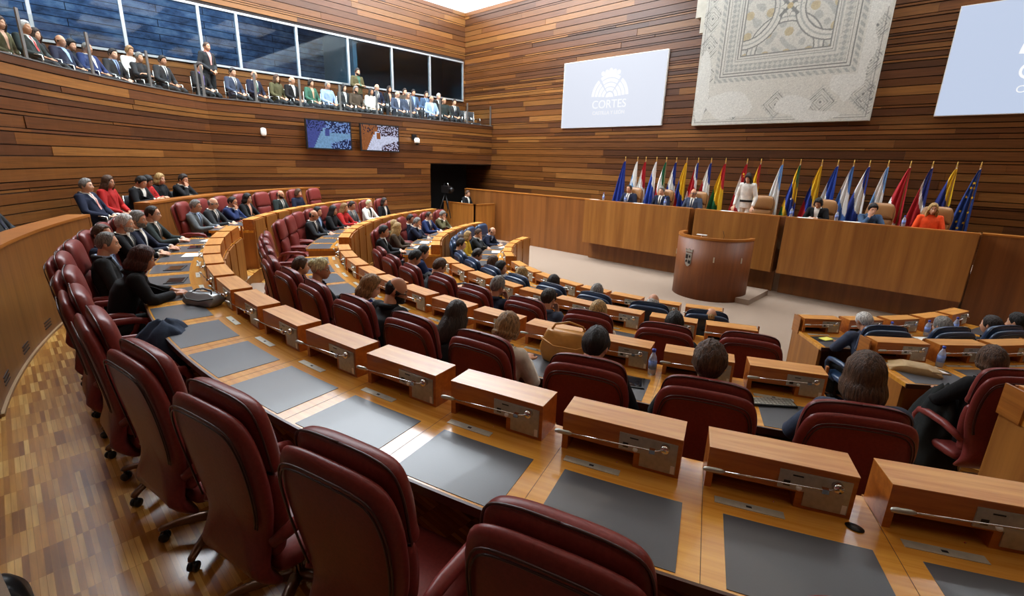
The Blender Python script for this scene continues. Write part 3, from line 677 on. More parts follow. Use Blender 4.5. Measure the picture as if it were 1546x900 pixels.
# hair: shells over the skull, from a man's crop to long falls
from mathutils import noise
LUMP = dict(wavy=.012, bob=.005, long=.004, shoulder=.004, updo=.006, short=.005)
def hair_mesh(style):
    rg = random.Random(len(style)*7 + ord(style[0])); b = MB(); N = 44
    def curve(ph, pts):
        a = abs(ph)*180/PI
        for (x0, y0), (x1, y1) in zip(pts, pts[1:]):
            if a <= x1: t = (a-x0)/(x1-x0); t = t*t*(3-2*t); return y0 + (y1-y0)*t
        return pts[-1][1]
    S = {'short': dict(hem=[(0,50),(38,52),(58,66),(76,100),(90,106),(104,96),(126,122),(180,132)], top=.026, side=.016, drop=[(0,0),(180,0)]),
         'crop': dict(hem=[(0,46),(45,52),(62,70),(78,98),(92,102),(104,94),(126,118),(180,128)], top=.018, side=.012, drop=[(0,0),(180,0)]),
         'wavy': dict(hem=[(0,52),(38,56),(58,70),(76,102),(92,108),(104,100),(126,124),(180,136)], top=.036, side=.024, drop=[(0,0),(180,0)]),
         'bald': dict(hem=[(0,90),(60,90),(78,104),(92,106),(104,96),(126,120),(180,130)], start=[(0,89),(58,88),(80,84),(130,66),(180,58)], top=.008, side=.010, drop=[(0,0),(180,0)]),
         'thin': dict(hem=[(0,38),(40,42),(58,66),(76,100),(92,106),(104,96),(126,120),(180,130)], top=.008, side=.015, drop=[(0,0),(180,0)]),
         'bob': dict(hem=[(0,52),(35,60),(60,86),(75,100),(180,108)], top=.026, side=.026, drop=[(0,0),(55,.0),(72,.045),(110,.055),(180,.045)], flare=.012),
         'long': dict(hem=[(0,50),(30,58),(55,84),(72,96),(180,104)], top=.020, side=.022, drop=[(0,0),(52,.0),(66,.17),(100,.22),(140,.24),(180,.25)], flare=.028),
         'shoulder': dict(hem=[(0,50),(30,58),(55,84),(72,96),(180,104)], top=.022, side=.024, drop=[(0,0),(54,.0),(68,.10),(110,.12),(180,.12)], flare=.022),
         'updo': dict(hem=[(0,48),(40,56),(62,78),(85,96),(100,96),(130,112),(180,118)], top=.022, side=.014, drop=[(0,0),(180,0)])}[style]
    outer = []; inner = []
    ns, nd = 14, (9 if max(d for _, d in S['drop']) > 0 else 0)
    for j in range(N):
        ph = -PI + 2*PI*j/N; hem = R_(curve(ph, S['hem'])); st = R_(curve(ph, S['start'])) if 'start' in S else .02
        st = min(st, hem - .02); dr = curve(ph, S['drop']); jit = rg.uniform(-.0025, .0025); co = []; ci = []
        for i in range(ns+1):
            th = st + (hem - st)*i/ns; k = math.sin(th)
            tk = (S['top']*(1-k) + S['side']*k); e = min(1, (ns - i)/2.5) if not nd or dr < .02 else 1; e0 = min(1, i/2.5) if 'start' in S else 1
            tk = tk*(.25+.75*e)*(.2+.8*e0) + jit*k + .0015*math.sin(ph*17 + i*1.3)*k
            d = V(math.sin(th)*math.sin(ph), math.sin(th)*math.cos(ph), math.cos(th)); z = .114*d.z
            tk += LUMP.get(style, .0035)*e*(noise.noise(V(d.x*5, d.y*5, d.z*2.2) + V(3.1*len(style), 0, 0)) + .6*noise.noise(V(d.x*13, d.y*13, d.z*4)))
            q = V((.0745+tk)*d.x, (.0955+tk)*d.y, (.1145+tk)*d.z)
            if z < 0:
                tt = -z/.114; q.x *= 1 - .2*tt
                if q.y < 0: q.y *= 1 - .22*tt
            if style in ('long', 'bob', 'shoulder') and z < 0: q.x /= (1 - .2*(-z/.114)); q.y /= (1 - .22*(-z/.114)) if q.y < 0 else 1
            co.append(q); ci.append(V(d.x*.064, d.y*.084, d.z*.104) if i else q*.9)
        base = co[-1].copy(); o2 = V(base.x, base.y, 0); ln = max(1e-6, o2.length); o2 = o2/ln; bi = ci[-1].copy()
        for i in range(1, nd+1):
            t = i/nd; q = base + V(0,0,-dr*t) + o2*(S.get('flare', 0)*math.sin(t*PI*.75) - .02*t*t + rg.uniform(-.002, .002))*(1 if dr > .02 else 0)
            if style == 'long' and abs(ph) > 2.2: q.y -= .03*t
            if i == nd: q = lerp(q, q - o2*.012, 1)
            co.append(q); ci.append(q - o2*min(.03, .026))
        outer.append(co); inner.append(ci)
    m = len(outer[0]); rows = [[outer[j][i] for j in range(N)] for i in range(m)] + [[inner[j][i] for j in range(N)] for i in range(m-1, -1, -1)]
    b.rings(rows, 0, True, 'start' not in S)
    if 'start' in S: b.rings([rows[-1], rows[0]], 0, True, False)
    if style == 'updo': b.ell((0, -.105, .045), (.045, .04, .045), 0, 16, 12); b.tube([V(.045*math.cos(q), -.105, .045+.045*math.sin(q)) for q in (2*PI*k/16 for k in range(17))], .014, 0, 8)
    return b.mesh('hair')
HAIRS = {}
def face_meshes():
    b = MB()
    for s in (-1, 1): b.ell((s*.031, .077, .011), (.0125, .0105, .0085), 0, 12, 8); b.ell((s*.031, .0858, .011), (.0058, .0028, .0058), 1, 10, 6)
    e = b.mesh('eyes'); b = MB()
    for s in (-1, 1): b.tube([(s*.014, .092, .029), (s*.03, .0905, .034), (s*.046, .080, .030)], [.003, .0036, .002], 0, 6)
    br = b.mesh('eyebrows'); b = MB(); b.rings([[(x, .0945-x*x*5, -.063+z) for x in (-.024,-.012,0,.012,.024)] for z in (-.006, .0, .006)], 0, True, False, False)
    b = MB()
    b.rings([[(x, .1065 - abs(x)*.22*abs(x)/.02 + (.002 if abs(z) < .003 else 0), -.064+z*(1-abs(x)/.03)) for x in (-.022,-.012,0,.012,.022)] for z in (-.008, -.003, .003, .007)], 0, True, False, False)
    lp = b.mesh('lips'); b = MB()
    for s in (-1, 1):
        pts = [(s*.034+.024*math.cos(q), .1005 - .012*abs(s*.034+.024*math.cos(q))/.05, .008+.018*math.sin(q)) for q in (2*PI*k/16 for k in range(17))]; b.tube(pts, .0022, 0, 6); b.tube([(s*.057,.089,.012),(s*.075,.04,.014),(s*.083,-.01,.01)], .002, 0, 6)
    b.tube([(-.011,.099,.012),(.011,.099,.012)], .002, 0, 6); gl = b.mesh('spectacles')
    b = MB(); rows = []
    for i, (th, k) in enumerate(((105,1.0),(111,1.03),(121,1.05),(131,1.06),(142,1.05),(151,.95))):
        t = R_(th); r = []
        for j in range(13):
            ph = R_(-88 + 176*j/12); d = V(math.sin(t)*math.sin(ph), math.sin(t)*math.cos(ph), math.cos(t)); z = .114*d.z*1.05; tt = max(0, -z/.114); q = V(.076*d.x*(1-.26*tt**1.6)*k, .097*d.y*k*(1+.72*tt**1.5)+.006, z)
            if i < 2 and abs(ph) < .5: q.y -= .012; q.z -= .02
            r.append(q)
        rows.append(r)
    b.rings(rows, 0, True, False, False); return e, br, lp, gl, b.mesh('beard')
FACE = face_meshes()
MEYE = [plain('eye_white', srgb(225,220,212), .3), plain('iris', srgb(50,34,22), .25)]; FACE[0].materials.append(MEYE[0]); FACE[0].materials.append(MEYE[1])
DUM = plain('cloth_base', srgb(40,42,46), .8)
for q in FACE[1:]: q.materials.append(DUM)
SKINS = [(206,154,122), (196,142,110), (214,164,134), (186,132,100)]
HC = dict(black=(26,22,20), dark=(44,32,24), brown=(78,54,36), light=(146,110,68), blond=(176,142,88), platinum=(226,208,160), grey=(126,122,116), white=(196,192,186), auburn=(66,30,22))
CC = dict(black=(18,18,20), charcoal=(40,42,44), navy=(24,30,50), blue=(30,44,84), grey=(92,96,98), darkgreen=(38,46,44), brown=(70,56,42), red=(170,34,30), white=(222,218,208), cream=(222,216,202), royal=(32,42,110), yellow=(200,160,40), orange=(232,78,30), olive=(84,78,50), slate=(58,66,84), pink=(220,150,140), lightblue=(150,170,200), purple=(110,90,150), steel=(60,82,110), green=(60,100,80), skin=None)
npers = [0]
def person(loc, rz, pose, hair, hc, jacket, shirt='white', tie=None, label='', scale=1.0, beard=None, glasses=False, group='people seated in the chamber', top='jacket', trousers='charcoal', detail=True):
    npers[0] += 1; k = npers[0]; q = build_pose(pose); skin = skinmat(SKINS[(k*7) % 4]); root = thing('person', label, 'person', loc, rz, group, scale)
    if hair in ('bob', 'long', 'shoulder', 'updo') or 'woman' in label: root.scale = (scale*.92, scale*.94, scale)
    def part(nm, me, mat, Mx=None):
        if not me.materials: me.materials.append(DUM)
        o = link(nm, me, None, root, M=Mx); paint(o, mat); return o
    part('body', q['body'], skin)
    if hair:
        if hair not in HAIRS: HAIRS[hair] = hair_mesh(hair)
        part('hair', HAIRS[hair], hairmat(HC[hc]), q['hm'])
    if detail:
        e = link('eyes', FACE[0], None, root, M=q['hm']); part('eyebrows', FACE[1], hairmat(HC['dark' if hc in ('platinum','blond','white','grey') else hc]), q['hm'])
        part('lips', FACE[2], skinmat((150,84,72)), q['hm'])
    if glasses: part('spectacles', FACE[3], M['black'], q['hm'])
    if beard: part('beard', FACE[4], hairmat(HC[beard]), q['hm'])
    cj = cloth(CC[jacket]); part(top if top != 'vest' else 'dress_top', q['vest' if top == 'vest' else 'jacket'], cj)
    if top == 'jacket':
        part('shirt', q['shirt'], skin if shirt == 'skin' else cloth(CC[shirt], .7)); part('lapels', q['lapels'], cj)
        if shirt != 'skin': part('collar', q['collar'], cloth(CC[shirt], .7))
        if detail and shirt not in ('skin', jacket):
            for c in q['cuffs']: part('cuff', c, cloth(CC[shirt], .7))
        if tie: part('tie', q['tie'], cloth(CC[tie], .5))
    part('trousers' if top != 'vest' else 'skirt', q['trousers'], cloth(CC[trousers]))
    if detail: part('shoes', q['shoes'], M['black'])
    return root
# ------------------------------------------------------------------ who sits where
C_, G_, F_ = 'central', 'gallery-side', 'far-side'
SEATED = [
 # outermost desk
 ('R1',C_,5,-.16,.4,'lean','shoulder','auburn','black','skin',None,dict(),'woman in black with dark auburn hair leaning on the outermost desk, hands on a handbag'),
 ('R1',C_,4,-.14,.1,'lap','thin','grey','charcoal','lightblue','charcoal',dict(glasses=False),'balding man in charcoal suit, face in profile, leaning back next to the auburn-haired woman'),
 ('R1',C_,3,-.02,.2,'lap_right','thin','brown','navy','lightblue','blue',dict(),'balding man in navy suit with bright blue tie between charcoal suit and white beard'),
 ('R1',C_,2,0,-1.2,'desk','short','white','black','white','charcoal',dict(beard='white'),'white-haired bearded man in black suit at the outermost desk'),
 ('R1',C_,1,-.04,.4,'desk','short','grey','navy','white',None,dict(beard='grey'),'grey-bearded man in navy suit leaning forward beyond the white-haired man'),
 ('R1',C_,0,.0,0,'desk','thin','dark','darkgreen','white','brown',dict(glasses=True),'man in glasses and dark green suit with clasped hands at end of outermost central desk'),
 ('R1',G_,0,0,-.6,'desk','short','grey','grey','lightblue','charcoal',dict(glasses=True,scale=.96),'grey-haired man in glasses and grey suit at aisle end of outermost gallery-side desk'),
 ('R1',G_,1,-.04,0,'desk','bald','grey','charcoal','white','navy',dict(glasses=True,scale=.96),'bald man in dark suit and glasses beside the grey-suited man'),
 ('R1',G_,2,-.04,.6,'chin','thin','dark','blue','white',None,dict(scale=.96),'man in blue suit resting chin on hand at outermost gallery-side desk'),
 ('R1',G_,3,-.04,.4,'desk','shoulder','black','black','skin',None,dict(scale=.96),'woman with black hair in black beside the man in blue suit'),
 ('R1',G_,5,0,.2,'lap','bald','dark','darkgreen','white','charcoal',dict(beard='dark',scale=.95),'bald man with dark beard sitting alone between empty maroon chairs'),
 ('R1',G_,6,0,.2,'lap','bob','brown','navy','navy',None,dict(scale=.95),'woman with brown bob in navy at far end of outermost gallery-side desk'),
 # second desk
 ('R2',G_,2,-.08,-1.4,'desk','bald','dark','charcoal','white','navy',dict(scale=.96),'bald man in dark suit, hands clasped, by two empty chairs of second gallery-side desk'),
 ('R2',G_,3,.06,-1.4,'lap','short','black','navy','lightblue',None,dict(scale=.96),'young man with black hair in navy suit half hidden behind the bald man'),
 ('R2',G_,4,-.1,.6,'desk','long','black','black','black',None,dict(scale=.96),'woman with long black hair in black at second gallery-side desk'),
 ('R2',G_,5,-.04,.4,'desk','long','light','red','red',None,dict(scale=.96),'woman with long fair hair in a red dress at second gallery-side desk'),
 ('R2',G_,6,0,1.4,'lap','short','dark','grey','white','charcoal',dict(scale=.96),'man in grey suit between red dress and white jacket'),
 ('R2',G_,7,0,1,'desk','crop','platinum','white','black',None,dict(scale=.96),'woman with cropped platinum hair in white jacket'),
 ('R2',G_,8,0,.4,'lap','shoulder','dark','black','white',None,dict(scale=.96),'woman with dark hair in black beside the white jacket'),
 ('R2',C_,3,-.1,.3,'desk','short','brown','black','black',None,dict(scale=.92),'brown-haired person leaning low, mostly hidden by the platinum blonde'),
 ('R2',C_,4,-.12,.3,'desk_right','updo','platinum','black','skin',None,dict(glasses=True),'woman with platinum updo and glasses at the second central desk'),
 ('R2',C_,5,-.06,1.2,'lean_right','shoulder','light','royal','skin',None,dict(top='vest',trousers='black'),'woman in sleeveless royal blue dress bending over second desk'),
 ('R2',C_,6,.02,.25,'lean_right','bald','black','black','black',None,dict(scale=1.07,beard='black'),'bald man with dark beard in black jacket turned to the woman in blue'),
 ('R2',C_,7,0,.6,'lean','long','dark','black','black',None,dict(),'woman with very long dark brown hair seen from behind at second desk'),
 ('R2',C_,8,-.08,-.3,'phone','bob','light','cream','cream',None,dict(),'woman with short fair hair in cream blazer beside the tan bag'),
 ('R2',C_,9,.05,0,'phone','short','black','black','black',None,dict(scale=1.05),'man with neat black hair seen from behind near the blue-capped water bottle'),
 ('R2',C_,10,.0,0,'desk','wavy','brown','charcoal','charcoal',None,dict(scale=1.05),'man with tousled brown hair seen from behind over a maroon chair'),
 ('R2',C_,11,-.05,.6,'desk','shoulder','brown','slate','slate',None,dict(scale=1.09),'woman with straight brown hair in slate blue jacket at aisle end of second desk'),
 # third desk
 ('R3',G_,0,.04,.9,'desk','short','black','black','white','navy',dict(),'man in black suit, white shirt, talking across to the patterned blouse'),
 ('R3',G_,1,-.1,-1,'desk_left','long','blond','brown','brown',None,dict(scale=.96),'blonde woman in brown patterned blouse at third gallery-side desk'),
 ('R3',G_,2,.05,1,'lap','long','blond','olive','white',None,dict(scale=.96),'blonde woman half hidden behind the patterned blouse'),
 ('R3',G_,3,-.16,.5,'chin','short','grey','navy','white',None,dict(scale=.96),'grey-haired man in navy suit leaning forward on third gallery-side desk'),
 ('R3',G_,4,.06,2.8,'lap','short','dark','navy','white',None,dict(scale=.96),'dark-haired man in navy suit behind the grey-haired man'),
 ('R3',G_,5,0,1.4,'desk','thin','dark','blue','white','navy',dict(glasses=True,scale=.96),'man with glasses in blue suit near end of third gallery-side desk'),
 ('R3',G_,6,0,2.2,'chin','short','grey','olive','white',None,dict(scale=.96),'grey-haired man in olive suit, hand on cheek, last at third gallery-side desk'),
 ('R3',C_,0,-.25,1.4,'lean','short','black','blue','blue',None,dict(),'black-haired man in blue suit bowed over third central desk'),
 ('R3',C_,1,-.1,-.2,'phone','short','black','black','white',None,dict(),'man with thick black hair in black suit beside the bowed blue suit'),
 ('R3',C_,2,-.15,.4,'phone','short','brown','charcoal','charcoal',None,dict(),'brown-haired man in charcoal suit holding a phone above third desk'),
 ('R3',C_,4,-.05,.2,'chin','short','grey','navy','navy',None,dict(),'grey-haired man in navy suit seen from behind with raised hands and watch'),
 ('R3',C_,5,-.05,.6,'chin','thin','dark','slate','slate',None,dict(),'balding man in slate suit seen from behind at third desk'),
 ('R3',C_,6,.05,.4,'lap','bob','blond','cream','cream',None,dict(),'blonde woman seen from behind between third desk consoles'),
 ('R3',C_,7,.0,.5,'lap','short','black','charcoal','charcoal',None,dict(),'black-haired man in charcoal jacket seen from behind near the lectern'),
 ('R3',F_,0,.16,-1.2,'desk','bob','brown','black','black',None,dict(),'woman with brown hair and black sleeves at far-side third desk'),
 # innermost desk
 ('R4',G_,0,-.0,2.4,'lap','short','dark','black','white',None,dict(),'dark-haired man in black suit nearest the aisle in the blue gallery-side chairs'),
 ('R4',G_,1,.05,0,'lap','short','brown','charcoal','white',None,dict(scale=.95),'brown-haired man partly hidden behind the man in black suit'),
 ('R4',G_,2,-.02,1,'lap','shoulder','blond','yellow','yellow',None,dict(scale=.95),'blonde woman in yellow jacket at innermost gallery-side desk'),
 ('R4',G_,3,0,2,'chin','short','brown','charcoal','white','charcoal',dict(scale=.95),'man in charcoal suit, hand to face, beside the yellow jacket'),
 ('R4',G_,4,0,2,'lean','bald','dark','navy','lightblue','navy',dict(scale=.95),'bald man in navy suit leaning over papers at the end of innermost desk'),
 ('R4',C_,0,.1,-.3,'lean','short','dark','charcoal','white',None,dict(),'dark-haired man with white collar turned sideways at innermost central desk'),
 ('R4',C_,1,-.1,3,'lap','bob','brown','brown','brown',None,dict(),'brown-haired woman low in a blue chair at innermost central desk'),
 ('R4',C_,2,0,.5,'lap_right','short','black','charcoal','white',None,dict(),'black-haired man glancing sideways at innermost central desk'),
 ('R4',C_,3,0,-.8,'lap','bob','blond','grey','grey',None,dict(),'woman with streaked blonde bob seen from behind in a blue chair'),
 ('R4',C_,4,0,-1,'lap','bob','dark','black','black',None,dict(),'woman with dark brown bob and black top at innermost desk'),
 ('R4',C_,5,0,-.6,'lap','short','grey','charcoal','charcoal',None,dict(),'silver-haired person at innermost desk seen from behind'),
 ('R4',C_,6,.0,.3,'lap','bald','white','charcoal','charcoal',None,dict(),'bald man with white fringe whose head shows above a blue chair'),
 ('R4',C_,7,.05,.4,'recline','bald','blond','charcoal','charcoal',None,dict(),'bald man sunk low in the blue chair nearest the central aisle and lectern'),
 ('R4',F_,0,.0,.3,'lean','thin','white','slate','slate',None,dict(),'balding white-haired man in slate jacket by the yellow notebook'),
 ('R4',F_,1,.0,.3,'lap','thin','grey','charcoal','charcoal',None,dict(),'grey-haired balding man second along the far-side innermost desk'),
 ('R4',F_,2,.0,-.2,'lap','thin','dark','charcoal','charcoal',None,dict(),'dark grey-haired man third along the far-side innermost desk'),
 ('R4',F_,3,.0,-3.2,'lap','updo','black','black','black',None,dict(),'woman with black updo at the far-side innermost desk'),
]
OCC = {(r, b, i) for r, b, i, *_ in SEATED}
CH_ADJ = {('R3',F_,0): (.22, -1.3)}
seat_chairs()
for r, b, i, dr, da, pose, hair, hc, jk, sh, ti, kw, lab in SEATED:
    g = RINGS[r]; a = seat_angle(r, b, i) + da; kw = dict(kw)
    person(pol(g['ru'] + .87 + dr, a, g['fz']), R_(a + 90), pose, hair, hc, jk, sh, ti, lab, **kw)

# upper row along the curved wall
def folding_chair(root):
    b = MB(); sq = rounded([(.21,.2),(0,.22),(-.21,.2),(-.22,0),(-.2,-.2),(0,-.21),(.2,-.2),(.22,0)], 32)
    b.rings([[(x*s, y*s, z) for x, y in sq] for s, z in ((.9,.40),(1,.415),(1,.44),(.93,.452),(.3,.456))], 0, True); obj('seat', b, M['darkseat'], root)
    b = MB(); b.rings([[(x, -.21-.03*z0+yo-.02*(1-(x/.21)**2), .52+z0) for x, z0, yo in row] for row in [[(-.2+.4*k/8, zz, yy) for k in range(9)] for zz, yy in ((0,0),(.02,.014),(.2,.014),(.36,.012),(.38,0),(.36,-.012),(.2,-.014),(.02,-.014),(0,0))]], 0, True, False, False); obj('backrest', b, M['darkseat'], root)
    for s in (-1, 1):
        b = MB(); x = s*.22; b.tube([(x,-.26,.0),(x,-.20,.42),(x*.95,-.225,.9)], .011); b.tube([(x,.2,.0),(x,.19,.41),(x,-.2,.42)], .011); b.tube([(x,-.2,.62),(x,.05,.64),(x,.17,.62),(x,.19,.42)], .011); obj('leg', b, M['chrome'], root)
M['darkseat'] = plain('dark_upholstery', srgb(48, 50, 52), .7)
FC = []
def spare_chair(loc, rz, lab, grp):
    if not FC:
        r = thing('visitor_chair', lab, 'chair', loc, rz, grp); folding_chair(r); FC.append(r); return
    copy_tree(FC[0], loc, rz, lab, grp)
UP = [(-25,'recline','short','dark','charcoal','white','navy','man in dark suit with white shirt and broad navy tie above the outermost maroon chairs',12.25,246.4),
 (133,'recline','short','grey','navy','white','pink','grey-haired man in navy suit with pink tie at the barrier gap of the top row',12.3,234.2),
 (163,'lap','long','brown','red','red',None,'woman with long brown hair in red top in the top row',12.35,231.7),
 (207,'phone','short','black','black','white',None,'dark-haired man in black jacket looking down at a phone in the top row',12.3,228.5),
 (229,'phone','bob','black','red','red',None,'woman with black bob in red looking at her phone in the top row',12.45,226.5),
 (257,'lap','shoulder','blond','black','black',None,'blonde woman in black in the top row near the hand-on-chin man',12.35,224.5),
 (289,'chin','short','dark','black','white',None,'young man in black jacket, hand on chin, last in the top row',12.3,222.2)]
for px, pose, hair, hc, jk, sh, ti, lab, r, a in UP:
    person(pol(r, a, .36), R_(a + 90), pose, hair, hc, jk, sh, ti, lab); spare_chair(pol(r+.02, a, .36), R_(a+90), 'dark visitor chair under the ' + lab.split(' in the top')[0].split(' at the barrier')[0].split(' above')[0].split(' looking')[0].split(',')[0], 'visitor chairs in the top row')
# gallery behind the glass railing
GZ, GZ2 = 3.2, 3.42
GAL = [(-13.72,.6,0,'lap','long','brown','olive','skin',None,'woman with long brown hair at the curved end of the glass gallery'),
 (-13.5,1.0,0,'recline','short','white','darkgreen','white','red','white-haired man in dark green jacket in the curved end of the gallery'),
 (-14.43,1.11,0,'lap','long','dark','charcoal','red',None,'woman with dark hair and red scarf beside the white-haired gallery man'),
 (-14.45,1.55,0,'recline','bald','brown','navy','lightblue',None,'bald man in navy jacket with pale blue shirt in the gallery'),
 (-15.2,1.72,0,'lap','wavy','black','black','black',None,'person with dark curly hair in the gallery behind the bald man'),
 (-14.9,2.02,0,'recline','thin','grey','blue','white',None,'grey-haired man in blue suit in the gallery before the first wide pane'),
 (-15.6,2.5,0,'lap','short','black','charcoal','lightblue','blue','dark-skinned-suited man with black hair and light blue shirt front in gallery'),
 (-16.3,2.95,1,'lap','wavy','light','white','white',None,'fair-haired woman in white top in the rear gallery row'),
 (-15.6,2.98,0,'crossed','short','grey','charcoal','charcoal',None,'grey-haired man with crossed arms in the gallery below the fair woman'),
 (-15.55,3.47,0,'lap','short','black','charcoal','white','navy','black-haired man in charcoal suit sitting apart in the gallery'),
 (-15.75,4.33,0,'lap','short','dark','black','purple','purple','man with purple shirt beside the double railing post'),
 (-16.25,4.62,2,'stand','thin','brown','charcoal','pink','pink','man in dark suit and pink tie standing at the gallery windows'),
 (-15.9,5.18,0,'lap','short','dark','slate','white','charcoal','man in slate suit next to the standing man with pink tie'),
 (-15.9,5.75,0,'lap','bald','grey','navy','white','green','bald man in navy suit with green tie in the gallery'),
 (-15.9,6.37,0,'lap','long','brown','olive','olive',None,'woman with brown hair in olive beside a red garment in gallery'),
 (-15.9,6.83,0,'lap','bald','white','black','white',None,'bald man in black jacket, open white collar, in the gallery'),
 (-15.9,7.42,0,'lap','bob','dark','green','skin',None,'woman with dark bob in grey-green jacket in the gallery'),
 (-15.9,7.97,0,'lap','thin','grey','lightblue','lightblue',None,'grey-haired man in pale blue shirt in the gallery'),
 (-16.0,8.55,0,'lap','shoulder','black','charcoal','white',None,'woman with black hair and white collar in the gallery'),
 (-16.0,8.98,0,'lap','short','grey','brown','brown',None,'grey-haired person in brown in the gallery under the standing bearded man'),
 (-16.35,9.2,2,'crossed_stand','short','dark','olive','green','green','bearded man in olive jacket standing with folded arms in the gallery'),
 (-16.0,9.55,0,'lap','long','dark','cream','cream',None,'woman with dark hair in a pale patterned top in the gallery'),
 (-16.3,10.0,1,'lap','bald','grey','navy','white','navy','bald man in navy suit with dark tie in the rear gallery row'),
 (-16.3,10.5,1,'lap','long','dark','black','skin',None,'woman with long dark hair in rear gallery row'),
 (-15.7,10.46,0,'lap','bald','white','slate','white',None,'bald white-haired man in slate jacket at the front of the gallery'),
 (-15.7,10.9,0,'lap','thin','grey','slate','white','navy','grey-haired man in slate suit and tie at the front of the gallery'),
 (-16.35,11.2,1,'lap','short','dark','brown','brown',None,'dark-haired man in brown between two front-row slate suits'),
 (-16.3,11.55,1,'lap','short','black','steel','lightblue',None,'black-haired man in steel blue jacket in rear gallery row'),
 (-16.3,12.15,1,'lap','short','dark','steel','lightblue','blue','dark-haired man in pale steel jacket high in the rear gallery row'),
 (-15.7,11.95,0,'lap','bald','grey','lightblue','white',None,'bald man in light blue holding papers in the gallery'),
 (-16.3,12.75,1,'lap','short','white','black','white','charcoal','white-haired man in black suit, rear gallery row by the last mullion'),
 (-15.7,12.55,0,'lap','bald','dark','darkgreen','darkgreen',None,'bald man in dark green near the end of the gallery'),
 (-15.75,13.1,0,'lap','short','dark','charcoal','white','navy','dark-haired man in charcoal suit sitting last in the gallery')]
q = dict(POSES['stand']); q.update(elL=V(-.25,.02,1.13), elR=V(.25,.02,1.13), wrL=V(.05,.17,1.17), wrR=V(-.06,.19,1.15), hdL=V(.95,-.1,.1), hdR=V(-.95,-.1,.05)); POSES['crossed_stand'] = q
for x, y, row, pose, hair, hc, jk, sh, ti, lab in GAL:
    lab = lab.replace('dark-skinned-suited man', 'man'); z = GZ if row == 0 else GZ2
    if row == 0 and x < -15.95: x = -15.95
    if row and x > -16.3: x = -16.3
    rz = math.atan2(10.5 - y, -5.0 - x) - PI/2
    if row == 2: z -= .0
    person((x, y, z), rz, pose, hair, hc, jk, sh, ti, lab, detail=False, beard='dark' if 'bearded' in lab else None, group='people in the public gallery', scale=.97)
    if row < 2: spare_chair((x - .02*math.cos(rz+PI/2), y, z), rz, 'dark gallery chair under the ' + ' '.join(lab.split()[:8]), 'visitor chairs in the gallery')
for k, y in enumerate((13.5, 14.0)): spare_chair((-15.7, y, GZ), -PI/2, ('empty dark gallery chair next to last seated man', 'empty dark gallery chair closest to the front wall')[k], 'visitor chairs in the gallery')
# glass railing: posts and panes
POSTS = [pol(RW-.0, a) for a in (241.5, 234.5, 227.6, 220.6)] + [V(XP, 4.0, 0), V(XP, 4.12, 0)] + [V(XP, y, 0) for y in (5.40, 6.64, 7.9, 9.2, 10.55, 11.85, 13.2, 14.45)]
for i, p in enumerate(POSTS):
    nx = POSTS[min(i+1, len(POSTS)-1)] - POSTS[max(i-1, 0)]; a = math.atan2(nx.y, nx.x); b = MB(); b.box((-.03,-.012,-.0), (.03,.012,.75)); b.box((-.05,-.03,0), (.05,.03,.012))
    o = obj('railing_post', b, M['metalrail'], loc=(p.x-.03, p.y, 3.566), rz=a); tag(o, 'slim metal railing post of the gallery, %s counted from the curved end' % ORD[i], 'railing post', 'gallery railing posts')
for i, (p, q_) in enumerate(zip(POSTS, POSTS[1:])):
    d = q_ - p
    if d.length < .5: continue
    b = MB(); L = d.length; b.box((.04, -.005, .02), (L-.04, .005, .72)); a = math.atan2(d.y, d.x)
    o = obj('railing_glass', b, M['railglass'], loc=(p.x-.03, p.y, 3.566), rz=a); tag(o, 'clear glass railing panel after the %s gallery post from curved end' % ORD[i], 'railing', 'gallery glass panels')
# ------------------------------------------------------------------ the presidential end
def dais_section(x0, x1, lab):
    r = thing('presidential_desk', lab, 'desk', ((x0+x1)/2, 12.5, -.78), 0, 'sections of the presidential desk'); w = (x1-x0)/2
    b = MB(); b.box((-w, 0, .55), (w, .05, 1.86)); obj('front_panel', b, M['dais'], r)
    b = MB(); b.box((-w, .0, 1.86), (w, .22, 1.885)); obj('top_ledge', b, M['ledge'], r)
    b = MB(); b.box((-w, .05, 1.66), (w, .62, 1.70)); obj('worktop', b, M['ledge'], r)
    b = MB(); b.box((-w+.0, .40, 0), (w-.0, .46, .60)); b.box((-w, .05, .53), (w, .46, .56)); obj('plinth', b, M['daisdark'], r)
    for s in (-1, 1):
        b = MB(); b.box((s*w - .02, .05, .55), (s*w + .02, .6, 1.86)); obj('side_panel', b, M['daisdark'], r)
dais_section(-8.80, -5.42, 'long wooden presidential desk section in front of three seated men in suits')
dais_section(-5.28, -3.25, 'shorter wooden presidential desk section behind the lectern')
dais_section(-3.11, .18, 'long wooden presidential desk section before the woman in orange')
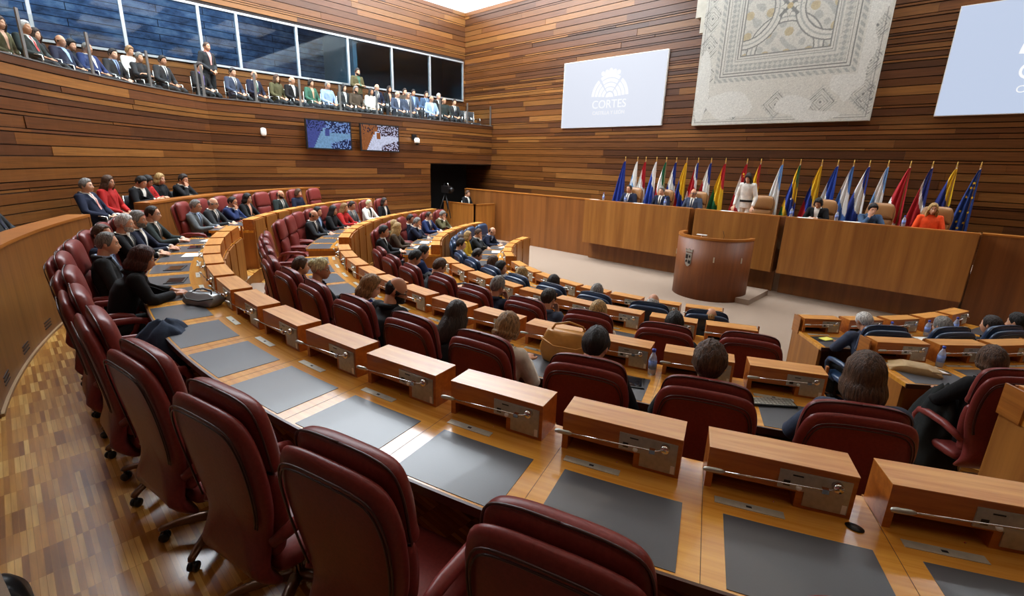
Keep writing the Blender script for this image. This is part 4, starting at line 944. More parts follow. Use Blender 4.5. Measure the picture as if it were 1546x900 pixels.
# lectern: open half drum with crest
def lectern():
    r = thing('lectern', 'round-fronted dark wooden lectern with metal crest on beige carpet', 'lectern', (-4.24, 11.42, -.78)); Rl = .83; H = 1.43; n = 40
    A = [R_(172 + 196*i/n) for i in range(n+1)]
    b = MB(); rings = []
    for a in A: rings.append([(rr*math.cos(a), rr*math.sin(a), z) for rr, z in ((Rl,0),(Rl,H-.05),(Rl-.06,H-.05),(Rl-.06,0))])
    b.rings(rings, 0, True); b.f = b.f; obj('shell', b, M['lectern'], r)
    b = MB(); rings = [[(rr*math.cos(a), rr*math.sin(a), z) for rr, z in ((Rl+.004,H-.05),(Rl+.004,H),(Rl-.09,H),(Rl-.09,H-.05))] for a in A]; b.rings(rings, 0, False); obj('rim', b, M['ledge'], r)
    b = MB(); b.rings([[(0,.1,z)] + [((Rl-.06)*math.cos(a), (Rl-.06)*math.sin(a), z) for a in A] for z in (H-.24, H-.2)], 0, False); obj('reading_shelf', b, M['ledge'], r)
    b = MB(); b.box((.2,-.35,-.0), (1.05, 1.0, .12)); obj('step', b, M['carpet'], r)
    # generic quartered shield with a crown, in relief
    cr = MB(); a0 = R_(252)
    def on(x, z, o): a = a0 + x/Rl; return ((Rl+o)*math.cos(a), (Rl+o)*math.sin(a), z)
    sh = [(-.085,.21),(.085,.21),(.085,.02),(.07,-.04),(.03,-.085),(0,-.10),(-.03,-.085),(-.07,-.04),(-.085,.02)]
    cr.rings([[on(x, .83+z, .003) for x, z in sh], [on(x, .83+z, .014) for x, z in sh]], 0, False)
    for x0, x1, z0, z1 in ((-.07,-.01,.08,.19), (.01,.07,-.03,.06)): cr.rings([[on(x, .83+z, o) for x, z in ((x0,z0),(x1,z0),(x1,z1),((x0+x1)/2,z1-.03),(x0,z1))] for o in (.014,.022)], 1, False)
    for cx, cz in ((.04,.135), (-.04,.02)): cr.rings([[on(cx+rr*math.cos(q), .83+cz+rr*1.3*math.sin(q), o) for q, rr in ((2*PI*k/10, .03 if k % 2 == 0 else .018) for k in range(10))] for o in (.014,.022)], 1, False)
    cr.rings([[on(x, .83+z, o) for x, z in ((-.09,.235),(.09,.235),(.10,.31),(.05,.27),(0,.325),(-.05,.27),(-.10,.31))] for o in (.003,.018)], 0, False)
    obj('crest', cr, [M['steel'], M['black']], r)
    for a in (205, 292, 335):
        b = MB(); a = R_(a); c = V(Rl*math.cos(a), Rl*math.sin(a), .96); t = V(-math.sin(a), math.cos(a), 0); o = V(math.cos(a), math.sin(a), 0)
        b.rings([[c + t*x + V(0,0,z) + o*k for x, z in ((-.015,-.06),(.015,-.06),(.015,.06),(-.015,.06))] for k in (.001, .012)], 0, False); obj('slot_light', b, M['plate'], r)
    b = MB(); b.lathe([(.001,0),(.06,0),(.06,.012),(.012,.02),(.012,.06),(.001,.06)], 0, 14, (-.1,-.6,H-.2)); b.tube([(-.1,-.6,H-.15),(-.1,-.62,H+.02)], .012); b.box((-.2,-.66,H+.02), (.02,-.58,H+.04)); obj('document_lamp', b, M['white'], r)
    b = MB(); b.tube([(.35,-.5,H-.2),(.36,-.5,H+.05),(.33,-.52,H+.16)], .005); obj('microphone', b, M['black'], r)
lectern()
# projection screens with the house emblem
def text_obj(name, s, size, mat, parent, loc, sx=1.0):
    cu = bpy.data.curves.new(name, 'FONT'); cu.body = s; cu.size = size; cu.align_x = 'CENTER'; cu.extrude = .0015; cu.materials.append(mat)
    tmp = bpy.data.objects.new(name, cu); COL.objects.link(tmp); dg = bpy.context.evaluated_depsgraph_get(); dg.update(); me = bpy.data.meshes.new_from_object(tmp.evaluated_get(dg)); bpy.data.objects.remove(tmp)
    o = bpy.data.objects.new(name, me); COL.objects.link(o); o.parent = parent; o.location = loc; o.rotation_euler = (PI/2, 0, 0); o.scale = (sx, 1, 1); return o
def screen(xc, lab, mat, es=1.0):
    r = thing('projection_screen', lab, 'screen', (xc, 14.47, 3.37), 0, 'projection screens'); w, h = 1.95, 2.145
    b = MB(); b.box((-w, -.03, 0), (w, .05, h)); obj('frame', b, M['white'], r)
    b = MB(); b.box((-w+.015, -.036, .015), (w-.015, -.031, h-.015)); im = obj('image', b, mat, r)
    b = MB(); y = -.038
    def wedge(r0, r1, a0, a1, cx=0.0, cz=.93, sq=1.0):
        n = 14; b.rings([[(cx + rr*math.cos(R_(a0+(a1-a0)*k/n)), y, cz + rr*sq*math.sin(R_(a0+(a1-a0)*k/n))) for k in range(n+1)] for rr in (r0, r1)], 0, False, False, False)
    for k in range(4):
        r0 = .2 + .135*k; wedge(r0, r0+.105, 58, 122); wedge(r0, r0+.105, 4, 50); wedge(r0, r0+.105, 130, 176)
    wedge(.02, .15, 0, 180)
    for x in (-.3, -.15, 0, .15, .3): wedge(0, .07, 0, 360, x, 1.74 - abs(x)*.25)
    wedge(.42, .5, 62, 118, 0, 1.2)
    b.v = [(x*es, yy, .40+(z-.40)*es) for x, yy, z in b.v]; em = obj('emblem', b, M['screenlogo'], im)
    text_obj('emblem_title', 'CORTES', .36*es, M['screenlogo'], im, (0, y, .40+.2*es), 1.0)
    text_obj('emblem_subtitle', 'CASTILLA Y LE\u00d3N', .155*es, M['screenlogo'], im, (0, y, .40), 1.0)
screen(-9.47, 'white projection screen between the gallery corner and the mosaic', M['screen'])
screen(.88, 'white projection screen on the wall behind the woman in orange', M['screen2'], 1.25)
# mosaic panel: stone slab with a generic geometric border pattern
def mosaic():
    r = thing('mosaic_panel', 'large pale stone mosaic panel hung high on the plank wall', 'mosaic', (-4.355, 14.47, 3.32)); W, H = 4.28, 4.6
    b = MB(); b.box((-W/2, -.14, 0), (W/2, .02, H)); b.box((-W/2-.26, -.14, 2.85), (-W/2, .02, H)); b.box((-W/2-.1, -.14, 2.45), (-W/2, .02, 2.85)); obj('slab', b, M['stone'], r)
    nx, nz = 300, 320; xs = np.linspace(-W/2+.01, W/2-.01, nx); zs = np.linspace(.01, H-.01, nz); X, Z = np.meshgrid(xs, zs)
    g = np.random.default_rng(4); cream = np.array([.56,.54,.47]); ln = np.array([.20,.20,.185]); gold = np.array([.44,.35,.19]); grey = np.array([.36,.36,.33]); col = np.ones(X.shape+(3,))*cream
    def put(mask, c, k=1.0): col[mask] = col[mask]*(1-k) + np.array(c)*k
    cx, cz = .02, 2.75; ax, az = np.abs(X-cx), np.abs(Z-cz); d = np.maximum(ax, az)             # nested square frames
    for lo, hi, c in ((1.02,1.05,ln),(1.09,1.11,ln),(1.14,1.17,grey),(1.22,1.40,grey),(1.43,1.45,ln),(1.50,1.53,ln),(1.56,1.66,grey)): put((d > lo) & (d < hi), c)
    guil = np.sin((X+Z)*26)*np.sin((X-Z)*26); put((d > 1.22) & (d < 1.40) & (guil > 0), cream*.9); put((d > 1.56) & (d < 1.66) & (np.sin((X+Z)*40) > 0), cream*.92)
    inn = d < 1.02; put(inn, cream*.93)
    rc_ = np.hypot(X-cx, Z-cz); put(inn & (np.abs(np.sin(X*9+np.sin(Z*7)*1.5)*np.sin(Z*9+np.sin(X*7)*1.5)) > .55), grey, .75); put(inn & (np.abs(np.sin(X*6.3+1)*np.sin(Z*6.3+.5)) > .8), gold, .8)
    for sx_, sz_ in ((0,1),(0,-1),(1,0),(-1,0)):
        q = np.hypot(X-cx-sx_*1.02, Z-cz-sz_*1.02)
        for lo, hi, c in ((.66,.69,ln),(.69,.76,cream),(.76,.80,grey),(.80,.87,cream),(.87,.90,ln)): put(inn & (q > lo) & (q < hi), c)
    star = (ax**.5 + az**.5) < .58; put(inn & star, cream); put(inn & ((ax**.5 + az**.5) < .62) & ~star, ln); put(inn & (np.abs(ax-az) < .05) & (rc_ < .3), ln); put(inn & (rc_ < .07), gold)
    bd = (d >= 1.70)                                                        # outer field with diamonds, partly lost to bare plaster
    for k in range(-3, 4):
        for (dx, dz) in ((k*1.02+.05, .46), (-1.9, 2.75+k*.72), (1.92, 2.75+k*.72)):
            q = np.abs(X-dx)/.30 + np.abs(Z-dz)/.32
            for lo, hi, c in ((.93,1.0,ln),(.74,.80,grey),(.52,.58,ln),(.28,.34,grey),(0,.12,ln)): put(bd & (q > lo) & (q < hi), c)
            put(bd & (q > 1.0) & (q < 1.22) & (np.sin((X-Z)*60) > 0), grey, .6)
    def blob(x, z, rx, rz, s): return ((X-x)/rx)**2 + ((Z-z)/rz)**2 + .22*np.sin(X*9+s)*np.cos(Z*8+s) < 1
    bare = blob(-1.15,.5,.62,.36,1) | blob(.45,.42,.42,.24,2) | blob(1.55,1.6,.42,1.05,3) | blob(1.75,2.5,.3,.5,5) | blob(-1.95,1.0,.2,.9,7) | blob(1.0,.15,.5,.12,4)
    put(bare & bd, np.array([.62,.61,.55]))
    ed = np.minimum(np.minimum(X+W/2, W/2-X), Z); put((ed > .07) & (ed < .09) & ~bare, ln); put((ed > .13) & (ed < .15) & ~bare, grey)
    col *= .88*(1 + .10*g.standard_normal(X.shape))[..., None]; col = np.clip(col, 0, 1)
    me = bpy.data.meshes.new('mosaic_face'); vs = [(float(x), -.142, float(z)) for x, z in zip(X.ravel(), Z.ravel())]
    fs = [(i*nx+j, i*nx+j+1, (i+1)*nx+j+1, (i+1)*nx+j) for i in range(nz-1) for j in range(nx-1)]; me.from_pydata(vs, [], fs); me.update()
    ca = me.color_attributes.new('tone', 'FLOAT_COLOR', 'POINT'); ca.data.foreach_set('color', np.concatenate([col.reshape(-1,3), np.ones((nx*nz,1))], 1).astype(np.float32).ravel())
    t = NT('mosaic_tesserae'); at = t.n('ShaderNodeAttribute', attribute_name='tone'); t.l(at.outputs['Color'], t.b.inputs['Base Color']); t.set(Roughness=.8); link('face', me, t.m, r)
M['stone'] = plain('pale_stone', srgb(190,186,172), .85, vary=.1, scale=6)
mosaic()
# flags on poles
B1, W1, RD, YL, GR, LB, RB, BK = (28,54,140), (236,236,232), (178,24,34), (222,178,24), (20,104,66), (112,164,216), (40,76,170), (20,20,20)
FLAGS = [(-8.42,'plain blue',[(1,B1)]), (-8.0,'white above pale blue stripes',[(.5,W1),(.58,LB),(.66,W1),(.74,LB),(.82,W1),(1,LB)]), (-7.67,'red with a white lower half',[(.42,RD),(.8,W1),(1,RD)]), (-7.3,'white above royal blue',[(.42,W1),(1,RB)]),
 (-7.0,'green, white and red',[(.40,GR),(.7,W1),(1,RD)]), (-6.69,'blue with a white fold',[(.34,B1),(.66,W1),(1,B1)]), (-6.36,'yellow, blue and red',[(.55,YL),(.78,B1),(1,RD)]), (-6.02,'blue, white and red bands',[(.22,B1),(.36,W1),(.74,RD),(.88,W1),(1,B1)]),
 (-5.63,'blue corner over white and red',[(.28,B1),(.56,W1),(1,RD)]), (-5.22,'red, yellow and green',[(.34,RD),(.68,YL),(1,GR)]), (-4.7,'red with yellow castle over white',[(.45,RD),(.75,W1),(1,RD)]), (-4.32,'red, yellow and red behind the woman in white',[(.28,RD),(.72,YL),(1,RD)]),
 (-3.8,'pale blue and white',[(.30,LB),(.70,W1),(1,LB)]), (-3.38,'green with yellow diamond and blue disc',[(.26,GR),(.46,YL),(.76,B1),(.88,YL),(1,GR)]), (-2.93,'yellow, blue, red beside the green flag',[(.52,YL),(.76,B1),(1,RD)]), (-2.60,'royal blue and white halves',[(.52,RB),(1,W1)]),
 (-2.26,'sky blue, white and sky blue folds',[(.30,(80,126,190)),(.58,W1),(1,(70,112,180))]), (-1.97,'dark blue, white and blue folds',[(.32,B1),(.62,W1),(1,B1)]), (-1.62,'light blue with a white middle',[(.26,LB),(.58,W1),(1,LB)]), (-1.22,'red with a white foot',[(.66,RD),(1,W1)]),
 (-.84,'blue over red with white cross',[(.40,(40,54,130)),(.50,W1),(1,RD)]), (-.45,'yellow, blue with white stars, and red',[(.40,YL),(.80,(36,52,130)),(1,RD)]), (-.08,'deep blue with a ring of yellow stars',[(1,(26,58,128))])]
_fm = {}
def fmat(c):
    if c not in _fm: _fm[c] = plain('flag_cloth', srgb(*c), .7)
    return _fm[c]
def flag(x, desc, cols, seed):
    rg = random.Random(seed); yy = 14.02 + rg.uniform(-.06, .1); r = thing('flag', 'hanging flag on a pole, ' + desc, 'flag', (x, yy, .25), 0, 'row of national flags'); H = 2.06
    b = MB(); b.tube([(0,0,.02), (0,0,H)], .014, 0, 8); b.lathe([(.001,0),(.15,0),(.15,.03),(.03,.06),(.001,.07)], 0, 16); obj('pole', b, M['pole'], r)
    b = MB(); b.lathe([(.001,0),(.014,0),(.018,.015),(.008,.03),(.014,.05),(.001,.12)], 0, 10, (0,0,H)); obj('finial', b, M['gold'], r)
    b = MB(); nu, nv = 44, 28; top = H - .03; L = 1.5 + rg.uniform(-.06,.06); ph = rg.uniform(0, 6); wd = rg.uniform(.31, .39); mats = []; rows = []
    for i in range(nu+1):
        u = i/nu; row = []
        for j in range(nv+1):
            v = j/nv; w = .035 + wd*u**.85; f = math.sin(v*PI*5 + ph + u*.8)*(.012 + .055*u)*(1 - .2*v); ln = L*(.86 + .14*math.sin(v*2.6+.5)) if v > .02 else L*.86
            row.append((.02 + .05*u - w*v + .012*u*math.sin(v*9+ph), -.016 - .02*u - f*.9 - .02*v, top - u*ln - .02*v))
        rows.append(row)
    b.rings(rows, 0, True, False, False); k = 0
    for i in range(nu):
        for j in range(nv):
            u, v = (i+.5)/nu, (j+.5)/nv; s = max(0, min(.999, u*.78 + v*.36 - .07)); b.m[k] = next(n for n, (t, c) in enumerate(cols) if s < t); k += 1
    c = obj('cloth', b, [fmat(q[1]) for q in cols], r)
    if 'star' in desc or 'castle' in desc or 'diamond' in desc:
        st = MB(); pts = {'stars': [(.5+.3*math.cos(q), .5+.3*math.sin(q)) for q in (2*PI*n/10 for n in range(10))]}['stars'] if 'ring' in desc else ([(.62,.3),(.60,.5),(.66,.7),(.70,.45)] if 'white stars' in desc else ([(.2,.55),(.24,.4)] if 'castle' in desc else [(.56,.45)]))
        for u, v in pts:
            i = int(u*nu); j = int(v*nv); p = V(*rows[i][j]); rs = .035
            st.rings([[ (p.x+rr*math.cos(q), p.y-.018+o, p.z+rr*math.sin(q)) for q, rr in ((2*PI*n/10+PI/2, rs if n % 2 == 0 else rs*.42) for n in range(10))] for o in (-.004, .004)], 0, False)
        obj('emblem', st, fmat(W1 if ('white stars' in desc or 'diamond' in desc) else YL), c)
M['pole'] = plain('pole_wood', srgb(150,110,60), .4)
for k, (x, d, c) in enumerate(FLAGS): flag(x, d, c, k+5)
# people and chairs on the dais
def dais_chair(x, lab):
    key = ('tan', True)
    chair_at(key, (x, 13.42, .25), PI, lab, 'tan chairs on the dais')
for x, lab in ((-7.75,'tan leather chair behind the man at the gallery end of the dais'), (-6.72,'tan leather chair behind the grey-haired man in the middle of three'), (-5.72,'tan leather chair behind the bald man on the dais'), (-4.0,'empty tan leather chair behind the standing woman in white'),
               (-2.62,'tan leather chair behind the woman in black on the dais'), (-1.52,'tan leather chair behind the man resting his chin on the dais'), (-.55,'tan leather chair behind the woman in orange')): dais_chair(x, lab)
kw = dict(group='people on the presidential dais')
person((-7.83,13.33,.25), PI, 'lap', 'thin', 'dark', 'navy', 'white', 'slate', 'man in navy suit sitting at the gallery end of the presidential desk', **kw)
person((-6.75,13.33,.25), PI, 'lap', 'short', 'grey', 'navy', 'white', 'charcoal', 'grey-haired man in dark suit, middle of three on the presidential desk', **kw)
person((-5.78,13.33,.25), PI, 'lap', 'bald', 'grey', 'slate', 'white', 'navy', 'bald man in glasses and slate suit on the presidential desk', glasses=True, **kw)
person((-4.27,13.2,.25), PI, 'speak', 'long', 'dark', 'white', 'white', None, 'woman in white dress with black belt standing at the presidential desk', scale=1.06, trousers='white', **kw).scale = (.86, .90, 1.06)
b = MB(); b.rings([ellring(V(0,.012,z), .166, .128) for z in (1.02, 1.07)], 0, True, False); b.rings([ellring(V(0,.012,z), .178, .14) for z in (1.02, 1.07)], 0, True, False)
bl = obj('belt', b, M['black'], [o for o in SC.objects if o.get('label', '').startswith('woman in white dress')][0])
person((-2.68,13.30,.25), PI, 'phone', 'bob', 'black', 'black', 'white', None, 'woman with black hair in black reading on the presidential desk', **kw)
person((-1.62,13.2,.25), PI+.45, 'chin', 'wavy', 'black', 'steel', 'steel', None, 'man in steel blue jacket resting chin on hand on the presidential desk', scale=.95, **kw)
person((-.60,13.3,.25), PI+.2, 'lap', 'long', 'blond', 'orange', 'orange', None, 'blonde woman in orange jacket on the presidential desk', **kw)
# monitors, camera and sensor on the gallery wall
def monitor(y, seed, lab, cols):
    r = thing('wall_monitor', lab, 'television', (XP+.16, y, 2.355), -PI/2 + .22 if False else PI/2, 'wall monitors'); w, h = .735, .87
    b = MB(); b.box((-w, -.09, 0), (w, -.03, h)); b.box((-.1, -.03, h*.3), (.1, .12, h*.7)); obj('bezel', b, M['black'], r)
    nx, nz = 40, 24; sky, floor_, wd, crowd = cols; g = random.Random(seed); me = MB(); cm = []
    me.add([(-w+.04+(2*w-.08)*i/nx, -.092, .04+(h-.08)*k/nz) for k in range(nz+1) for i in range(nx+1)], [(k*(nx+1)+i, k*(nx+1)+i+1, (k+1)*(nx+1)+i+1, (k+1)*(nx+1)+i) for k in range(nz) for i in range(nx)])
    o = obj('screen', me, M['tv'], r); ca = o.data.color_attributes.new('tone', 'FLOAT_COLOR', 'CORNER'); arr = []
    for k in range(nz):
        for i in range(nx):
            u, v = i/nx, k/nz; c = floor_
            if v > .72 - .25*(u < .35): c = wd if g.random() > .3 else crowd
            if u < .22 + .3*v and v < .62: c = wd if u < .12 + .3*v else floor_
            if u > .42 and v > .58: c = crowd if g.random() > .45 else sky
            if u > .5 and v < .16 + .5*(u-.5): c = crowd if g.random() > .4 else sky
            if .38 < u < .48 and .45 < v < .7: c = wd
            j = g.uniform(.85, 1.15); arr += [c[0]*j, c[1]*j, c[2]*j, 1]*4
    ca.data.foreach_set('color', arr)
t = NT('monitor_picture'); at = t.n('ShaderNodeAttribute', attribute_name='tone'); t.l(at.outputs['Color'], t.b.inputs['Emission Color']); t.set(Base_Color=(0,0,0,1), Emission_Strength=1.0, Roughness=.2); M['tv'] = t.m
lin = lambda *c: srgb(*c)[:3]
monitor(7.33, 3, 'bluish wall monitor nearer the white wall sensor', (lin(120,150,210), lin(120,160,200), lin(70,80,150), lin(30,40,80)))
monitor(9.11, 9, 'wall monitor beside the small dome camera', (lin(190,190,220), lin(210,215,240), lin(150,90,50), lin(60,40,50)))
b = MB(); rr = rounded([(.06,.09),(-.06,.09),(-.06,-.09),(.06,-.09)], 20); b.rings([[(0,x,z) for x,z in rr], [(.05,x,z) for x,z in rr], [(.065,x*.8,z*.8) for x,z in rr]], 0, True)
o = obj('wall_sensor', b, M['white'], loc=(XP+.025, 5.46, 2.77)); tag(o, 'small white sensor box alone on the curved plank wall', 'sensor')
r = thing('surveillance_camera', 'white dome camera on black bracket beside the second monitor', 'camera', (XP+.03, 10.6, 2.70))
b = MB(); b.box((0,-.09,.12), (.05,.09,.30)); b.box((.05,-.02,.18), (.2,.02,.22)); obj('bracket', b, M['black'], r)
b = MB(); b.lathe([(.001,.18),(.06,.18),(.1,.12),(.1,.02),(.085,0),(.001,0)], 0, 18, (.2,0,0)); obj('housing', b, M['white'], r)
b = MB(); b.ell((.2,0,0), (.07,.07,.08), 0); obj('dome', b, M['black'], r)
# doorway: enclosure, television camera and its operator
r = thing('wooden_enclosure', 'low wooden enclosure box in front of the dark doorway', 'enclosure', (-13.95, 12.0, -.78))
b = MB(); b.box((-1.15,-.05,0), (.65,.0,1.36)); b.box((.6,-.05,0), (.65,1.0,1.36)); obj('panel', b, M['panel'], r)
b = MB(); b.box((-1.16,-.07,1.36), (.67,.02,1.39)); b.box((.58,-.07,1.36), (.67,1.0,1.39)); obj('top_rail', b, M['ledge'], r)
person((-14.25,12.55,-.25), -PI/2+.2, 'lap', 'short', 'brown', 'black', 'white', None, 'man with brown hair sitting in the dark doorway behind the enclosure', scale=.97)
spare_chair((-14.25,12.55,-.25), -PI/2+.2, 'dark chair of the man inside the doorway enclosure', 'visitor chairs in the top row')
r = thing('television_camera', 'black television camera on tripod in dark doorway', 'camera', (-14.75, 11.75, -.0))
b = MB(); b.box((-.12,-.1,.95), (.3,.1,1.2)); b.lathe([(.001,0),(.07,0),(.08,.16),(.001,.16)], 0, 14); b2 = MB(); b2.tube([(.3,0,1.08),(.42,0,1.08)], [.07,.085], 0, 12); b.v = b.v; obj('camera_body', b, M['black'], r); obj('lens', b2, M['black'], r)
b = MB(); b.tube([(-.1,0,1.2),(-.05,0,1.3),(.15,0,1.3),(.2,0,1.2)], .012); obj('handle', b, M['chrome'], r)
for k in range(3):
    a = 2*PI*k/3; b = MB(); b.tube([(0,0,.95),(.32*math.cos(a),.32*math.sin(a),0)], .018); obj('leg', b, M['black'], r)
# ------------------------------------------------------------------ things on the desks
def bottle(p, lab):
    r = thing('water_bottle', lab, 'bottle', p, 0, 'water bottles')
    b = MB(); b.lathe([(.001,0),(.030,0),(.033,.01),(.033,.06),(.030,.075),(.033,.09),(.033,.13),(.026,.16),(.013,.185),(.012,.2),(.001,.2)], 0, 18); obj('bottle_body', b, M['bottle'], r)
    b = MB(); b.lathe([(.0345,.055),(.0345,.12)], 0, 18); b.rings([[(.0342*math.cos(q), .0342*math.sin(q), z) for q in (2*PI*k/18 for k in range(18))] for z in (.05,.125)], 0, True, False); obj('paper_band', b, M['bluelabel'], r)
    b = MB(); b.lathe([(.001,.197),(.0155,.197),(.0155,.222),(.001,.222)], 0, 14); obj('cap', b, M['bluecap'], r)
def top_of(rk): return RINGS[rk]['fz'] + ZD + .003
for rk, dr, a, lab in (('R2', .05, 289.6-.6, 'blue-capped water bottle beside the black-haired man on second desk'), ('R3', .10, 312.6, 'blue-capped water bottle beside the beige satchel on far-side third desk'), ('R3', .1, 317.2, 'blue-capped water bottle behind the brown-haired woman, far-side third desk'),
        ('R4', .14, 321.2, 'water bottle by the papers, first along far-side innermost desk'), ('R4', .14, 328.5, 'water bottle in the middle of far-side innermost desk'), ('R4', .14, 335.5, 'water bottle at the inner end of far-side innermost desk')):
    bottle(pol(RINGS[rk]['ru']+dr, a, top_of(rk)), lab)
for x, lab in ((-8.2,'small water bottle by the name card on the dais'), (-7.45,'small water bottle before the man at the gallery end of dais'), (-6.2,'small water bottle before the grey-haired man on dais'), (-2.15,'small water bottle near the man resting chin on dais'), (-.98,'small water bottle beside the woman in orange on dais'), (-3.05,'small water bottle at the gap beside the green flag')): bottle((x, 12.62, 1.106), lab)
def slab(name, lab, cat, p, rz, w, d, h, mat, group=None, extra=None):
    r = thing(name, lab, cat, p, rz, group); b = MB(); o = rounded([(w/2,d/2*.9),(w/2*.9,d/2),(-w/2*.9,d/2),(-w/2,d/2*.9),(-w/2,-d/2*.9),(-w/2*.9,-d/2),(w/2*.9,-d/2),(w/2,-d/2*.9)], 32)
    b.rings([[(x,y,z) for x, y in o] for z in (0, h)], 0, False); obj('cover' if extra is None else 'casing', b, mat, r)
    if extra is not None: b = MB(); b.box((-w*.44,-d*.42,h), (w*.44,d*.42,h+.001)); obj('display', b, extra, r)
    return r
M['glassdark'] = plain('tablet_glass', srgb(24, 28, 36), .06, coat=.5); M['yellow'] = plain('yellow_paper', srgb(220, 214, 90), .7)
def on_desk(rk, dr, a): return pol(RINGS[rk]['ru']+dr, a, top_of(rk)), R_(a+90)
for rk, dr, a, kind, lab in (('R1',.32,254.5,'tab','tablet lying before the balding man in navy on outermost desk'), ('R1',.3,258.6,'tab','tablet lying before the charcoal-suited man on outermost desk'), ('R1',.22,249.5,'pap','paper sheets before the white-haired bearded man'), ('R1',.28,245.6,'tab','tablet by grey-bearded man on outermost desk'),
        ('R1',.3,233.2,'pap','paper sheets before the grey-suited man on gallery-side outermost desk'), ('R1',.2,242,'pap','paper sheets before the man in dark green suit'), ('R2',.3,269.0,'tab','tablet on second desk beside the woman in royal blue dress'), ('R2',.28,279.6,'pap','papers before the woman with very long dark hair'), ('R2',.3,288.0,'tab','tablet before the black-haired man at second desk'),
        ('R3',.3,231.5,'pap','papers before the man in black suit, third gallery-side desk'), ('R3',.3,226.5,'pap','papers before the patterned blouse, third gallery-side desk'), ('R3',.3,221,'pap','papers before the half-hidden blonde woman'), ('R3',.3,252,'pap','white booklet beside the bowed man in blue suit'),
        ('R4',.25,231.0,'pap','papers on innermost gallery-side desk, aisle end'), ('R4',.28,223,'tab','tablet on innermost gallery-side desk'), ('R4',.26,215,'pap','papers before the man with hand to face'), ('R4',.22,207,'pap','papers under the hands of the bald man in navy'), ('R4',.26,309.6,'nb','yellow notebook on a dark folder, far-side innermost desk'),
        ('R4',.3,319.5,'pap','white paper sheets beside the second man, far-side innermost desk'), ('R4',.3,326.5,'pap','white paper sheets beside the third man, far-side innermost desk'), ('R3',.22,310.8,'pap','white documents tucked under the beige satchel')):
    p, rz = on_desk(rk, dr, a); rz += rc.uniform(-.3, .3)
    if kind == 'tab': slab('tablet', lab, 'tablet', p, rz, .25, .18, .008, M['black'], 'tablets on the desks', M['glassdark'])
    elif kind == 'nb': slab('folder', 'dark folder under the yellow notebook on innermost desk', 'folder', p, rz, .24, .17, .006, M['black']); slab('notebook', lab, 'notebook', p + V(.03,0,.0065), rz+.3, .16, .1, .008, M['yellow'])
    else: slab('paper_stack', lab, 'papers', p, rz, .28, .20, .006, M['paper'], 'papers on the desks')
slab('name_card', 'white card lying at the gallery end of the presidential desk', 'card', (-8.5,12.6,1.106), 0, .3, .1, .006, M['paper'])
for x, lab in ((-7.0,'papers before the grey-haired man on dais'), (-2.75,'papers before the woman in black on dais'), (-1.85,'papers before the man resting his chin on dais'), (-4.5,'speech papers before the standing woman in white')): slab('paper_stack', lab, 'papers', (x,12.61,1.106), .1, .3, .16, .006, M['paper'], 'papers on the desks')
# black multi-key conference unit before the slate jacket
p, rz = on_desk('R2', .20, 295.0); r = thing('keyboard', 'black folding keyboard lying before the woman in slate jacket', 'keyboard', p, rz+.25)
b = MB(); b.box((-.17,-.06,0), (.17,.06,.014)); obj('base', b, M['black'], r); b = MB()
for i in range(12):
    for j in range(4): b.box((-.16+i*.027, -.052+j*.027, .014), (-.138+i*.027, -.03+j*.027, .018))
obj('keys', b, M['steel'], r)
# phone in the hands of the man in charcoal
p = pol(RINGS['R3']['ru']+.87-.15-.40, seat_angle('R3',C_,2)+.4, -.52+.865); r = thing('phone', 'dark phone held by the brown-haired man in charcoal suit', 'phone', p, R_(seat_angle('R3',C_,2)+90))
b = MB(); b.box((-.036,-.075,0), (.036,.075,.009)); obj('casing', b, M['black'], r); b = MB(); b.box((-.032,-.07,.009), (.032,.07,.0095)); obj('display', b, M['glassdark'], r)
# handbags
def bag(name, lab, p, rz, w, d, h, mat, puff=.25, strap=True, lean=0.0, strapmat=None):
    r = thing(name, lab, 'bag', p, rz); b = MB(); rings = []
    for i in range(13):
        t = i/12; k = 1 + puff*math.sin(t*PI*.9)*(1-.35*t) - .12*t; dk = (1 + puff*1.2*math.sin(t*PI*.8))*(1 - .55*t**2); z = h*t
        rings.append([(x*k, y*dk + lean*t*h + .008*math.sin(x*60+t*9), z + .008*math.sin(x*25)) for x, y in rounded([(w/2,d/2*.6),(w/2*.8,d/2),(-w/2*.8,d/2),(-w/2,d/2*.6),(-w/2,-d/2*.6),(-w/2*.8,-d/2),(w/2*.8,-d/2),(w/2,-d/2*.6)], 40)])
    b.rings(rings, 0, True); obj('bag_body', b, mat, r)
    b = MB(); t = .62; k = 1.0+puff*.7; b.tube([(-w*.5*k,-d*.3,h*.75),(-w*.25,-d*.62*k,h*.62),(w*.25,-d*.62*k,h*.6),(w*.5*k,-d*.3,h*.78)], .007, 0, 8); obj('flap_seam', b, strapmat or mat, r)
    if strap:
        b = MB(); b.tube([(-w*.4,0,h*.93+lean*0),(-w*.3,lean*h,h*1.2),(0,lean*h,h*1.32),(w*.3,lean*h,h*1.22),(w*.4,0,h*.93)], .010, 0, 8, flat=.6); obj('strap', b, strapmat or mat, r)
M['tanbag'] = plain('tan_bag_leather', srgb(196,138,62), .45, bump=.2, scale=14, vary=.12); M['beigebag'] = plain('beige_bag_leather', srgb(176,146,100), .5, bump=.2, scale=14, vary=.12); M['silverbag'] = plain('silver_bag', srgb(150,152,154), .3, .5, bump=.3, scale=12)
p, rz = on_desk('R2', .16, 284.1); bag('handbag', 'large tan leather handbag beside the woman in cream blazer', p, rz+.15, .40, .17, .27, M['tanbag'], .22, True, 0.0)
p, rz = on_desk('R3', .27, 309.3); bag('satchel', 'beige leather satchel lying flat on far-side third desk', p, rz+1.1, .17, .40, .075, M['beigebag'], .12, False)
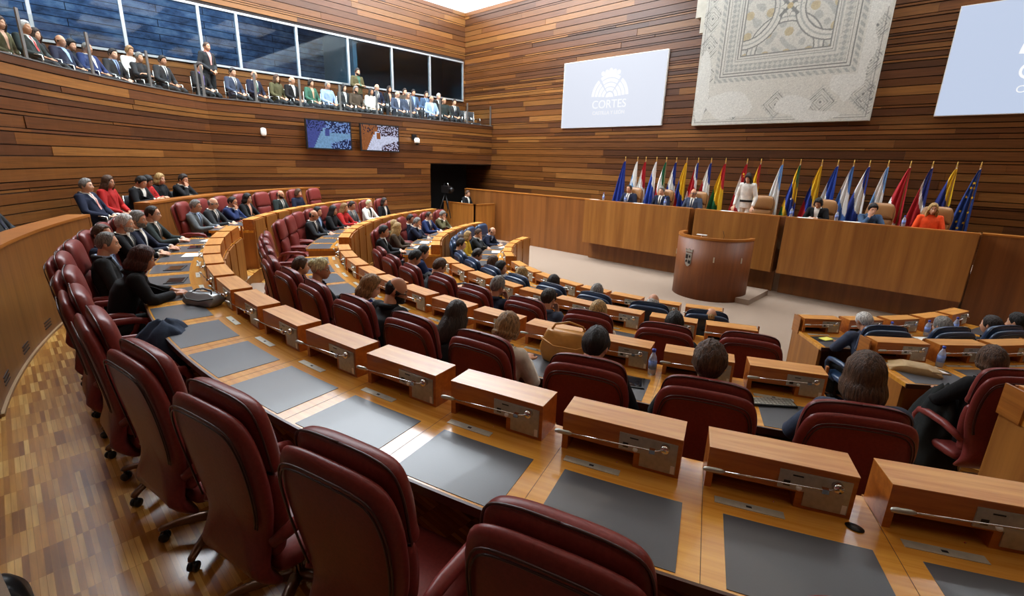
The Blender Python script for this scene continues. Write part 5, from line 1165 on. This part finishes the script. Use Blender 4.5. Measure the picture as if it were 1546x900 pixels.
p, rz = on_desk('R1', .17, 265.2); bag('handbag', 'silver and black handbag before the auburn-haired woman', p, rz+.5, .32, .13, .11, M['silverbag'], .3, True, .3, M['black'])
# coats
def coat(lab, p, rz, mat, w, d, h, seed):
    b = MB(); g = random.Random(seed); rings = []
    for i in range(12):
        t = i/11; r = []
        for j in range(32):
            q = 2*PI*j/32; k = math.sqrt(max(.02, 1 - t**2.2))*(1 + .10*math.sin(q*5+t*4+seed) + .06*math.sin(q*9-t*7)); r.append((w*k*math.cos(q), d*k*math.sin(q), h*t + .02*math.sin(q*3+seed)*t))
        rings.append(r)
    b.rings(rings, 0, True); o = obj('folded_coat', b, mat, loc=p, rz=rz); tag(o, lab, 'coat')
coat('crumpled navy coat on the maroon chair next to the auburn-haired woman', pol(10.50, seat_angle('R1',C_,7)-1.2, .47), .3, cloth((40,52,72)), .25, .22, .36, 3)
coat('dark green-grey coat hanging over the arm of far-side maroon chair', pol(7.32, 307.6, -.35), .3, cloth((28,32,32)), .20, .24, .72, 5)
coat('black cloth bag slumped on the parquet behind the maroon chairs', V(-2.72, -.33, 0), .2, M['black'], .22, .12, .33, 8)
EXPO = -0.3
# ------------------------------------------------------------------ light and camera
W = bpy.data.worlds.new('World'); SC.world = W; W.use_nodes = True; W.node_tree.nodes['Background'].inputs[0].default_value = (.6,.75,1,1); W.node_tree.nodes['Background'].inputs[1].default_value = .35
M['sky'].node_tree.nodes['Principled BSDF'].inputs['Emission Strength'].default_value = 15.0
def area(name, loc, rot, sx, sy, power, col):
    l = bpy.data.lights.new(name, 'AREA'); l.shape = 'RECTANGLE'; l.size = sx; l.size_y = sy; l.energy = power; l.color = col
    o = bpy.data.objects.new(name, l); COL.objects.link(o); o.location = loc; o.rotation_euler = rot; return o
for i, (x, y) in enumerate([(-6.5, 9.5), (-2, 9.5), (2.5, 9.5), (-6.5, 5), (-2, 5), (2.5, 5), (-2,.5), (2.5,.5)]): area('ceiling_lamp', (x, y, ZC-.05), (0,0,0), 2.2, 2.2, 40, (1,.9,.78))  # warm fill lights added under the ceiling, out of view
area('window_daylight', (-17.9, 2.5, 7.6), (0, R_(-25), 0), 1.2, 9, 420, (.75,.87,1))
SC.view_settings.view_transform = 'Standard'; SC.view_settings.look = 'None'; SC.view_settings.gamma = 1; SC.view_settings.exposure = EXPO; SC.view_settings.use_curve_mapping = False
yaw, pit, rol, F = R_(43.316), R_(15.875), R_(1.697), 720.5
rt = V(math.cos(yaw), math.sin(yaw), 0); fw0 = V(-math.sin(yaw), math.cos(yaw), 0); up0 = V(0,0,1)
fw = fw0*math.cos(pit) - up0*math.sin(pit); up = fw0*math.sin(pit) + up0*math.cos(pit); r2 = rt*math.cos(rol) + up*math.sin(rol); u2 = up*math.cos(rol) - rt*math.sin(rol)
cd = bpy.data.cameras.new('camera'); cd.sensor_width = 36; cd.lens = F/1546*36; cd.clip_start = .03; cam = bpy.data.objects.new('camera', cd); COL.objects.link(cam)
cam.matrix_world = Matrix(((r2.x,u2.x,-fw.x,0),(r2.y,u2.y,-fw.y,0),(r2.z,u2.z,-fw.z,CAMZ),(0,0,0,1))); SC.camera = cam
